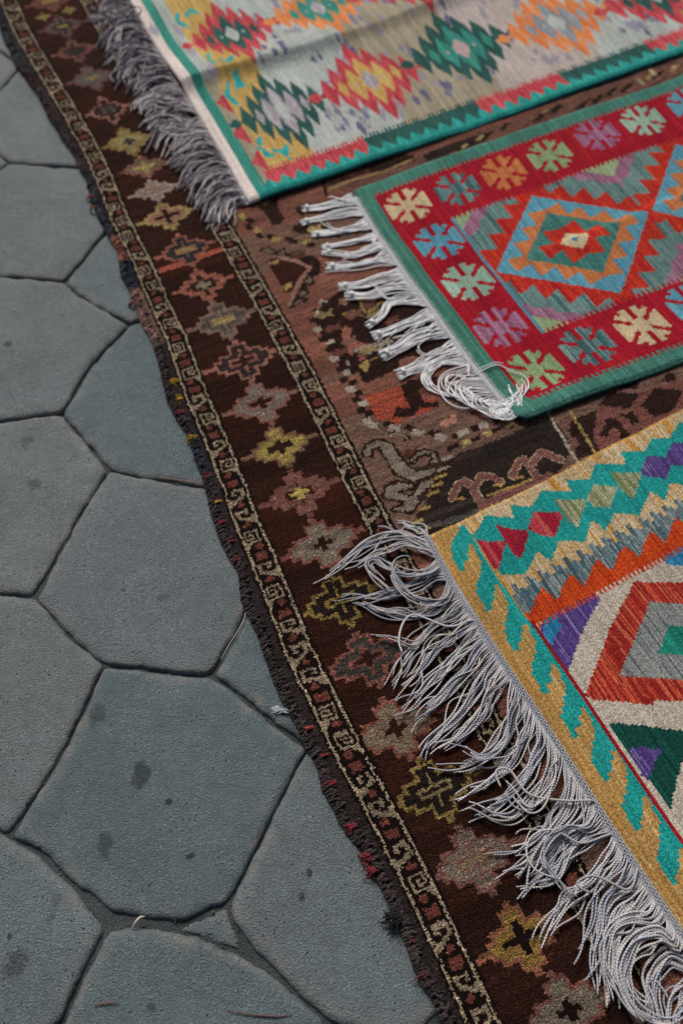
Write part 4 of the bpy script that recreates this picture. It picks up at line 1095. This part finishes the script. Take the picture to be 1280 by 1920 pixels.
for p in ([(720, 590), (755, 530), (775, 590), (760, 640), (850, 670), (830, 690), (760, 670)], [(840, 620), (920, 640), (950, 590), (990, 590), (980, 650), (900, 665)], [(435, 190), (455, 120), (485, 140), (470, 200), (565, 250), (570, 280), (480, 250)], [(520, 150), (575, 85), (670, 130), (660, 150), (590, 125), (550, 180)]):
    k1(x1(*p), ['#2a9c9c', '#32a5a2'])
# serrated diamonds built from pointed columns
def serr(px, ha, hb, n, outer, inner, core, sp=None):
    (a0, b0), = K1.ab([px])
    for (f, nn, c, tp) in ((1.0, n, outer, 1.0), (.58, n - 1, inner, 1.0), (.12, 1, core, .6)):
        w = ha / (n + .5)
        x = (K1.SA - a0) / w; i = np.round(x); u = np.abs(x - i)
        hi = hb * (f - np.abs(i) / (n + .9)) + hb * .20 - u * hb * .80 * tp
        if f == 1.0:
            hi = hi + hb * .03
        mask = (np.abs(i) <= nn) & (np.abs(K1.SB - b0) < hi)
        K1.paint(mask, c, stripe=.005, seed=int(a0 * 90) + nn)
    for sg in (-1, 1):                                       # small lozenge at each end
        aa = a0 + sg * (ha + w * .6)
        K1.fill(np.array([[aa - w * .6, b0], [aa, b0 - hb * .16], [aa + w * .6, b0], [aa, b0 + hb * .16]]), outer, (.004, .004), px=False)
md = [((436, 67), (356, 80), (505, 50), RD1, DG1, PALE), ((596, 17), (520, 36), (675, -5), OR1, TEA1, LAV), ((530, 208), (452, 225), (606, 189), DG1, LAV, PALE), ((693, 154), (605, 172), (785, 132), RD1, YL1, LAV),
      ((864, 91), (780, 113), (960, 70), DG1, TEA1, ['#b39a9c']), ((1043, 42), (950, 62), (1128, 22), OR1, ['#8d939a', '#9aa0a6', '#80868e'], PALE), ((1222, -8), (1130, 10), (1310, -25), RD1, DG1, PALE), ((760, -28), (680, -10), (850, -50), RD1, YL1, LAV)]
for c0, l_, r_, o_, i_, k_ in md:
    e = K1.ab([l_, r_]); serr(c0, abs(e[1, 0] - e[0, 0]) / 2, .135, 3, o_, i_, k_)
for a, b, o_, i_ in ((1.45, .12, DG1, LAV), (1.50, .45, OR1, TEA1), (.95, .95, DG1, TEA1), (.30, .98, OR1, LAV), (1.25, 1.05, RD1, YL1), (.62, 1.15, RD1, DG1)):
    p = K1.P(a, b); w_, n_ = .12, 5
    for (f, nn, c) in ((1., 3, o_), (.5, 2, i_)):
        w = w_ / 3.5; x = (K1.SA - a) / w; i = np.round(x); u = np.abs(x - i)
        K1.paint((np.abs(i) <= nn) & (np.abs(K1.SB - b) < .13 * (f - np.abs(i) / 3.9) + .026 - u * .10), c, stripe=.005)
# bottom border: comb, red / dark green, teal triangles
bb = K1.ab(x3((240, 965), (640, 880), (860, 800), (1040, 720)) + x5((890, 640)))[:, 1].mean(); bb = float(bb)
pk = K1.ab(x3((75, 1130), (1250, 720))); tri_p = float(pk[1, 0] - pk[0, 0]) / 11; tri_h = float(pk[:, 1].mean())
seg = [acol(*x5((515, 850))), acol((680, 264)), acol((895, 196)), acol((1050, 143)), acol((1213, 88)), acol((1213, 88)) + .17, acol((1213, 88)) + .34, 9]
cmb1 = np.where((K1.SA / .0105) % 1 < .5, .006, -.006)
for k in range(7):
    K1.paint((K1.SA > seg[k]) & (K1.SA < seg[k + 1]) & (K1.SB < bb + cmb1), DG1 if k % 2 else RD1, stripe=.006, seed=60 + k)
tri = np.abs(((K1.SA - pk[0, 0]) / tri_p + .5) % 1 - .5) * 2
tline = tri_h - tri * (tri_h - .022) - .002
K1.paint((K1.SB < tline) & (K1.SA > aW), ['#2c8f89', '#389a94', '#25837d'], stripe=.006, seed=66)
K1.paint((K1.SB < .016) & (K1.SA > aW), ['#268a84', '#2c8f89'], stripe=.006, seed=67)
K1.col *= .98; K1.vary(.18, .14, 8, .06)
bc = float(K1.ab([(365, 160), (600, 88), (830, 8)])[:, 1].mean())
cr_a = K1.ab([(365, 160), (600, 88), (830, 8)])
def zk1(A, Bc):
    e = smooth01(Bc / .010) * smooth01((A + .004) / .01)
    b0 = np.interp(A, cr_a[:, 0], cr_a[:, 1]) + .004 * np.sin(A * 9)
    u = Bc - b0
    ridge = np.where(u < 0, np.exp(-np.abs(u / .026) ** 1.5), np.exp(-(u / .10) ** 2)) * (.021 + .004 * np.sin(A * 6 + 1)) * smooth01((A + .09) / .12)
    lift = .006 * np.exp(-(Bc / .045) ** 2) * (1 + .5 * np.sin(A * 8))
    return .0095 + .0045 * e + lift + ridge + lump(A, Bc, 41, .008, 4)
kil1 = empty('kilim', (*K1.P(.5, .5), .009))
bpy.context.view_layer.update()
adopt(K1.build('woven_field', M_kilim, None, zk1, .005, .0006), kil1)
tag(kil1, 'pale grey kilim with serrated diamonds, teal edge, a crease and dark wispy fringe', 'rug', 'kilims laid on the brown rug')

# ------------------------------------------------------------------ fringes
def edge_px_x(edge, y):
    e = np.array(sorted(edge, key=lambda q: q[1]), float); x = np.interp(y, e[:, 1], e[:, 0])
    if y > e[-1, 1]: x = e[-1, 0] + (y - e[-1, 1]) * (e[-1, 0] - e[-3, 0]) / (e[-1, 1] - e[-3, 1])
    return float(x)
def tassel(name, parent, mat, roots, guide, n, r, width=(1, .8, .6), z0=.014, zfloor=BZ, lift=.006, color='#b8b8c0', cvar=.18, seed=0, wig=.004, stagger=.10, k=6, per=6, knot=False, colors=None, zguide=None):
    """one bundle of strands: rooted along an edge, gathered along a guide line (photo pixels)"""
    R = np.random.default_rng(seed); T = Tubes()
    r0, r1 = G(roots, z0); mid = (r0 + r1) / 2
    gp = np.vstack([mid, G(guide, zfloor + .004)])
    C = resample(catmull(gp, 10), 40)
    if zguide is not None: zg = np.interp(np.linspace(0, 1, 40), np.linspace(0, 1, len(zguide)), zguide)
    else: zg = zfloor + (z0 - zfloor) * np.exp(-np.linspace(0, 1, 40) * 9)
    tg = np.gradient(C, axis=0); tg /= np.linalg.norm(tg, axis=1)[:, None] + 1e-9; N = np.c_[-tg[:, 1], tg[:, 0]]
    if (r1 - r0) @ N[0] < 0: N = -N
    u = np.linspace(0, 1, 40); L = np.linalg.norm(np.diff(C, axis=0), axis=1).sum()
    wd = np.interp(u, np.linspace(0, 1, len(width)), width) * n * r * 1.15
    for i in range(n):
        f = (i + .5) / n * 2 - 1
        f2 = np.clip(f + R.normal(0, .38), -1.5, 1.5); stray = 3.2 if (n > 5 and R.random() < .11) else 1.0
        kx = smooth01(u / .30)[:, None]
        root = r0 + (r1 - r0) * ((i + .5) / n)
        ph = R.uniform(0, 6.28, 4)
        wob = wig * (np.sin(u * R.uniform(5, 9) + ph[0]) * .7 + np.sin(u * R.uniform(12, 20) + ph[1]) * .35 + R.normal(0, .25)) * smooth01(u / .2) * stray
        xy = C + N * (f2 * wd * (0.5) + wob)[:, None]
        straight = root + (C - C[0])
        xy = straight * (1 - kx) + xy * kx
        z = zg + r + lift * (.5 + .5 * np.sin(u * R.uniform(4, 8) + ph[2])) * smooth01(u / .12) * R.uniform(.1, 1.0) * (1 - .6 * u)
        z[0] = z0; z[1] = z0 + r * .6
        e = max(12, int(40 * (1 - stagger * R.random() * 1.6)))
        P = np.c_[xy, z][:e]
        P = resample(P, max(10, int(L / .0045)) if per else 30)
        base = lin(colors[R.integers(len(colors))] if colors else color)
        T.add(P, r * R.uniform(.88, 1.12), base * (1 + R.normal(0, cvar)), k=k, taper=(1, 1, 1, 1, .8))
    if knot:                                                  # overhand knot near the tip, ends splayed beyond it
        c = C[-6]; d = tg[-6]; nn = N[-6]; zc = zg[-6] + .004
        for q in range(3):
            th = np.linspace(0, 2 * math.pi, 14)
            ring = np.c_[c + d * (q - 1) * r * 1.5 + np.outer(np.cos(th), nn) * n * r * .42, zc + np.sin(th) * min(n * r * .36, .006)]
            T.add(ring, r * 1.15, lin(color) * .97, k=6)
    o = T.build(name, mat); adopt(o, parent); return o

G3 = ['#b9b7bd', '#aeb0ba', '#c3c0c2', '#a3a6b2', '#bdb9b6']
F3 = [  # roots along the edge, guide, strands
    (((799, 1003), (806, 1016)), ((796, 1002), (772, 985), (736, 976)), 7, .001),
    (((805, 1015), (822, 1040)), ((790, 1018), (745, 1004), (690, 1020), (640, 1058), (608, 1085), (583, 1101)), 8, .002),
    (((815, 1030), (830, 1050)), ((795, 1030), (755, 1022), (715, 1035), (680, 1052), (640, 1068)), 6, .008),
    (((826, 1045), (838, 1065)), ((806, 1070), (765, 1078), (728, 1062), (705, 1048), (690, 1058), (715, 1085), (742, 1110)), 6, .016),
    (((838, 1065), (850, 1090)), ((810, 1078), (770, 1100), (715, 1118), (660, 1124), (620, 1131)), 9, .004),
    (((846, 1082), (858, 1106)), ((830, 1122), (780, 1122), (745, 1092), (738, 1060), (760, 1046), (790, 1060)), 4, .018),
    (((856, 1100), (872, 1126)), ((830, 1130), (775, 1152), (722, 1146), (680, 1130), (645, 1118)), 8, .003),
    (((866, 1120), (876, 1136)), ((820, 1165), (780, 1205), (735, 1196), (682, 1186)), 3, .009),
    (((870, 1125), (886, 1152)), ((845, 1160), (800, 1186), (765, 1226), (742, 1265), (724, 1300)), 9, .002),
    (((884, 1150), (900, 1176)), ((860, 1185), (810, 1222), (775, 1265), (745, 1300), (728, 1328)), 9, .006),
    (((898, 1172), (915, 1200)), ((870, 1215), (825, 1260), (785, 1300), (755, 1335), (742, 1352)), 10, .003),
    (((913, 1196), (930, 1224)), ((885, 1240), (845, 1290), (805, 1325), (770, 1350), (752, 1370)), 10, .006),
    (((928, 1220), (946, 1248)), ((905, 1270), (875, 1320), (835, 1362), (800, 1400), (786, 1428)), 10, .003),
    (((944, 1245), (962, 1272)), ((922, 1295), (892, 1345), (850, 1390), (815, 1420), (800, 1436)), 9, .005),
    (((962, 1268), (982, 1300)), ((958, 1330), (945, 1385), (905, 1420), (868, 1402), (824, 1384)), 6, .018),
    (((978, 1292), (998, 1322)), ((965, 1345), (935, 1395), (890, 1430), (840, 1440), (795, 1434)), 9, .003),
    (((996, 1318), (1012, 1342)), ((985, 1375), (958, 1425), (920, 1462), (875, 1484), (842, 1500)), 8, .006),
    (((1010, 1338), (1030, 1366)), ((1012, 1400), (985, 1455), (945, 1500), (900, 1525), (862, 1538)), 10, .003),
    (((1026, 1360), (1046, 1392)), ((1030, 1430), (1002, 1490), (965, 1530), (925, 1532), (880, 1510), (858, 1520)), 7, .010),
    (((1042, 1386), (1064, 1418)), ((1040, 1450), (1015, 1500), (990, 1515), (960, 1480), (935, 1462)), 5, .016),
    (((1060, 1412), (1084, 1446)), ((1062, 1480), (1035, 1540), (1000, 1575), (955, 1598), (905, 1606)), 10, .004),
    (((1080, 1442), (1106, 1482)), ((1075, 1515), (1042, 1555), (1005, 1600), (955, 1640), (918, 1662)), 10, .006),
    (((1102, 1476), (1126, 1514)), ((1100, 1540), (1060, 1575), (1025, 1620), (990, 1662), (955, 1702)), 9, .004),
    (((1122, 1510), (1142, 1540)), ((1105, 1548), (1070, 1545), (1030, 1572), (1020, 1610), (1045, 1650), (1085, 1690)), 5, .017),
    (((1138, 1534), (1158, 1566)), ((1118, 1560), (1080, 1590), (1040, 1640), (1000, 1660), (965, 1672)), 8, .005),
    (((1156, 1562), (1178, 1596)), ((1145, 1610), (1105, 1655), (1062, 1690), (1030, 1735), (1012, 1786)), 9, .004),
    (((1174, 1590), (1186, 1610)), ((1165, 1625), (1140, 1652), (1115, 1690), (1095, 1760), (1060, 1832)), 3, .010),
    (((1184, 1606), (1198, 1628)), ((1168, 1642), (1135, 1680), (1125, 1745), (1112, 1820), (1074, 1846)), 3, .012),
    (((1192, 1620), (1214, 1652)), ((1180, 1662), (1140, 1690), (1124, 1750), (1128, 1830), (1136, 1898)), 10, .006),
    (((1210, 1646), (1236, 1686)), ((1195, 1690), (1158, 1720), (1145, 1780), (1160, 1850), (1175, 1915)), 12, .010),
    (((1232, 1680), (1258, 1718)), ((1222, 1722), (1185, 1722), (1150, 1752), (1142, 1810), (1165, 1870)), 11, .014),
    (((1254, 1712), (1284, 1756)), ((1262, 1766), (1235, 1750), (1190, 1768), (1170, 1830), (1196, 1890), (1250, 1910), (1290, 1880)), 12, .016),
    (((1280, 1750), (1310, 1794)), ((1285, 1800), (1250, 1790), (1215, 1830), (1225, 1900), (1240, 1970)), 12, .006),
    (((1308, 1790), (1340, 1836)), ((1300, 1850), (1270, 1890), (1255, 1950), (1230, 2010)), 12, .004),
    (((1338, 1832), (1372, 1880)), ((1330, 1900), (1300, 1950), (1280, 2020)), 12, .006)]
E3 = [(796, 1003), (844, 1091), (889, 1163), (950, 1258), (1005, 1340), (1060, 1426), (1123, 1524), (1182, 1615), (1272, 1748)]
E2 = [(658, 362), (671, 386), (704, 441), (730, 477), (765, 528), (800, 573), (880, 683), (934, 748), (963, 781)]
for i, (ro, gu, n, zl) in enumerate(F3):
    ro = [(edge_px_x(E3, y), y) for _, y in ro]
    tassel('tassel', kil3, M_cord, ro, gu, int(n * 1.25), .00132, width=(1, .80, .70, .85), z0=.013, zfloor=BZ + zl, lift=.010, colors=G3, cvar=.10, seed=300 + i, wig=.0052, stagger=.20)
# single stray cords
for i, (ro, gu, zl) in enumerate([(((800, 1004), (803, 1008)), ((770, 1005), (730, 990), (697, 985)), .004), (((890, 1160), (893, 1164)), ((840, 1170), (770, 1150), (750, 1200), (760, 1240)), .014), (((1120, 1500), (1122, 1504)), ((1060, 1500), (990, 1490), (955, 1440), (925, 1448), (960, 1520)), .018), (((1150, 1560), (1153, 1564)), ((1090, 1580), (1040, 1560), (1000, 1600), (990, 1680)), .016), (((1195, 1622), (1197, 1626)), ((1180, 1660), (1150, 1650), (1110, 1640), (1080, 1660), (1140, 1690)), .020)]):
    tassel('stray_cord', kil3, M_cord, ro, gu, 1, .0017, z0=.013, zfloor=BZ + zl, lift=.004, colors=G3, seed=380 + i, wig=.003)

WHC = '#f4f5f8'
F2 = [(((660, 362), (671, 384)), ((640, 378), (600, 386), (562, 390)), 9, .003), (((672, 388), (684, 406)), ((650, 398), (605, 408), (560, 417)), 8, .002), (((684, 408), (698, 430)), ((660, 428), (620, 435), (580, 439)), 9, .002),
      (((700, 436), (708, 450)), ((680, 448), (640, 456), (600, 463)), 7, .002), (((707, 452), (716, 466)), ((690, 468), (660, 476), (630, 474), (600, 470)), 7, .004), (((716, 466), (734, 498)), ((700, 488), (655, 497), (606, 498)), 10, .002),
      (((735, 502), (748, 522)), ((715, 520), (670, 532), (630, 536)), 9, .003), (((748, 522), (764, 546)), ((725, 540), (690, 552), (642, 550)), 9, .005), (((765, 548), (782, 576)), ((735, 566), (718, 590), (684, 613)), 9, .003),
      (((782, 576), (798, 600)), ((762, 606), (720, 622), (694, 630)), 9, .002), (((798, 600), (822, 634)), ((782, 632), (745, 652), (708, 668)), 11, .003), (((824, 636), (846, 664)), ((806, 672), (775, 688), (739, 702)), 10, .003)]
for i, (ro, gu, n, zl) in enumerate(F2):
    ro = [(edge_px_x(E2, y), y) for _, y in ro]
    tassel('tassel', kil2, M_cotton, ro, gu, n + 2, .00125, width=(1.4, 1.3, 1.15, .9, 1.2), z0=.013, zfloor=BZ + zl, lift=.005, color=WHC, cvar=.04, seed=500 + i, wig=.0022, stagger=.03, knot=True)
F2b = [(((846, 664), (866, 688)), ((826, 678), (795, 700), (815, 728), (858, 738), (885, 720)), 8, .004), (((862, 682), (888, 712)), ((850, 706), (842, 722), (868, 748), (912, 752), (935, 735)), 8, .006),
       (((884, 708), (912, 738)), ((868, 722), (880, 745), (925, 762), (962, 752), (985, 722), (972, 694)), 8, .010), (((908, 734), (936, 764)), ((900, 752), (935, 770), (968, 760), (988, 745)), 8, .012),
       (((930, 758), (962, 782)), ((928, 772), (952, 776), (968, 752), (960, 725), (968, 700)), 8, .014), (((858, 678), (862, 684)), ((880, 700), (905, 690), (935, 680), (962, 696), (985, 712), (990, 745)), 2, .012),
       (((836, 652), (842, 660)), ((800, 662), (782, 648), (800, 632), (822, 640)), 2, .008), (((690, 416), (694, 422)), ((640, 430), (610, 415), (600, 398), (590, 410)), 2, .008), (((668, 378), (671, 382)), ((640, 374), (610, 366), (594, 378)), 2, .010), (((765, 545), (770, 552)), ((730, 560), (700, 530), (664, 524)), 2, .010), (((700, 440), (703, 446)), ((690, 462), (650, 482), (628, 480)), 2, .008), (((790, 590), (795, 596)), ((770, 615), (740, 625), (716, 646)), 3, .006)]
for i, (ro, gu, n, zl) in enumerate(F2b):
    ro = [(edge_px_x(E2, y), y) for _, y in ro]
    tassel('loose_strands' if n < 5 else 'tassel', kil2, M_cotton, ro, gu, max(2, n), .00120, width=(1.5, 1.9, 2.1, 1.7, 1.3), z0=.013, zfloor=BZ + zl * .7, lift=.004, color=WHC, cvar=.05, seed=540 + i, wig=.0060, stagger=.3)
# overcast stitching that binds the white tassels to the edge
T = Tubes()
for i, b in enumerate(np.arange(.022, W2 - .01, .0040)):
    p = [K2.P(-.003, b - .002), K2.P(.003, b), K2.P(.011 + .003 * rng.random(), b + .001)]
    T.add(catmull(np.c_[np.array(p), [.0135, .0168, .0152]], 4), .00085, lin(WHC) * rng.uniform(.85, 1.0), k=5)
for off in (-.001, .0035):
    bb_ = np.arange(.02, W2 - .008, .006); P = K2.P(off + .0008 * np.sin(bb_ * 400), bb_)
    T.add(np.c_[P, np.full(len(P), .0165)], .0011, lin(WHC), k=5)
st = T.build('edge_stitching', M_cotton); adopt(st, kil2); tag(st, kind='stuff')
# twined heading of the front kilim's fringe
T = Tubes()
for off, ph in ((-.0085, 0), (-.0045, 2), (-.001, 4)):
    bb_ = np.arange(.002, .99, .003); P = K3.P(off + .0012 * np.sin(bb_ * 900 + ph), bb_)
    T.add(np.c_[P, .0148 + .0006 * np.cos(bb_ * 900 + ph)], .0016, lin('#a2a5ae'), k=5)
hd = T.build('twined_heading', M_cord); adopt(hd, kil3)

# wispy dark and pale fringe of the back kilim
G1 = ['#5b5a66', '#43434f', '#9d98a0', '#b3acb0', '#6d6b78', '#cfc8c8', '#a8a2a8', '#85818c']
fr = np.random.default_rng(77)
nT = 34
edge = resample(np.array([(236, -14), (252, 14), (290, 84), (330, 150), (380, 229), (425, 306), (467, 384)], float), nT + 1)
for i in range(nT):
    e0, e1 = edge[i], edge[i + 1]; m = (e0 + e1) / 2; f = i / (nT - 1)
    L = 70 + 34 * f + fr.normal(0, 9)
    if f < .8:
        g1 = m + np.array([-.38 * L, -.02 * L + fr.normal(0, 8)]); g2 = m + np.array([-.72 * L, .10 * L + fr.normal(0, 11)]); g3 = m + np.array([-.92 * L + fr.normal(0, 7), .34 * L + fr.normal(0, 14)])
    else:
        w_ = (f - .8) / .2
        g1 = m + np.array([-.30 * L, -.04 * L + .10 * L * w_]); g2 = m + np.array([(-.62 + .2 * w_) * L, (.16 + .10 * w_) * L]); g3 = m + np.array([(-.80 + .32 * w_) * L, (.50 + .05 * w_) * L + fr.normal(0, 5)])
    tassel('tassel', kil1, M_yarn, (e0, e1), (g1, g2, g3), 12, .0019, width=(1.1, 1.5, 1.8, 2.2), z0=.014, zfloor=BZ + .002 * (i % 3), lift=.012, colors=G1 if f < .4 else G1[2:7] + ['#c8c0c0', '#b8b2b8', '#8a8488'], cvar=.15, seed=700 + i, wig=.0045, stagger=.16, k=5)

# ------------------------------------------------------------------ small litter on the stones
M_lit, nt_, bs_ = new_mat('dry_litter')
a_ = nd(nt_, 'ShaderNodeAttribute'); a_.attribute_name = 'Col'; nt_.links.new(a_.outputs['Color'], bs_.inputs['Base Color']); bs_.inputs['Roughness'].default_value = .6
def sprig(name, px, zs, r, c, label, cat, taper=(.5, 1, 1, .4)):
    T = Tubes(); p = catmull(np.c_[G(px), zs], 8); o0 = p[0].copy()
    T.add(p - [*o0[:2], 0], r, lin(c), k=6, taper=taper); o = T.build(name, M_lit); o.location = (o0[0], o0[1], 0)
    return tag(o, label, cat)
sprig('straw', [(247, 1741), (256, 1729), (264, 1721), (272, 1719)], [-.004, .002, .003, .001], .0021, '#b3aca0', 'short pale curved straw lying in the wide joint near the bottom', 'straw')
sprig('twig', [(290, 894), (330, 900), (362, 905), (386, 910)], [0, .001, .0005, -.001], .0012, '#8a5b50', 'thin pinkish twig lying along the joint that runs to the rug edge', 'twig')
sprig('wire', [(414, 1235), (428, 1212), (446, 1184), (458, 1160), (464, 1136)], [-.004, 0, .001, .001, .001], .0011, '#8f8a82', 'thin pale wire curving in the joint beside the rug edge', 'wire', (1, 1))
sprig('twig', [(176, 1885), (200, 1881), (222, 1880)], [.001, .0015, .001], .0010, '#6a3a38', 'short dark red twig on the bottom stone, left of the other twig', 'twig')
sprig('twig', [(424, 1894), (470, 1902), (515, 1906), (548, 1903)], [.001, .002, .0015, .001], .0010, '#5f3a36', 'long thin reddish twig on the bottom stone near the rug', 'twig')
T = Tubes(); c0 = G([(527, 1333)])[0]; fr = np.random.default_rng(5)
for i in range(70):
    a = fr.normal(0, .5) + (0 if i % 2 else math.pi); l = fr.uniform(.004, .017)
    d = np.array([math.cos(a) * 1.0, math.sin(a) * .55 - .15 * math.cos(a)]); b = fr.normal(0, .002, 2)
    T.add(catmull(np.array([[*b, .001], [*(b + d * l * .5 + fr.normal(0, .001, 2)), .003 + fr.uniform(0, .003)], [*(b + d * l), .001 + fr.uniform(0, .003)]]), 4), .00045, lin('#c9cdd2'), k=4)
o = T.build('feather_fluff', M_lit); o.location = (*c0, 0)
tag(o, 'tiny white tuft of fluff on the stone against the rug edge', 'fluff')
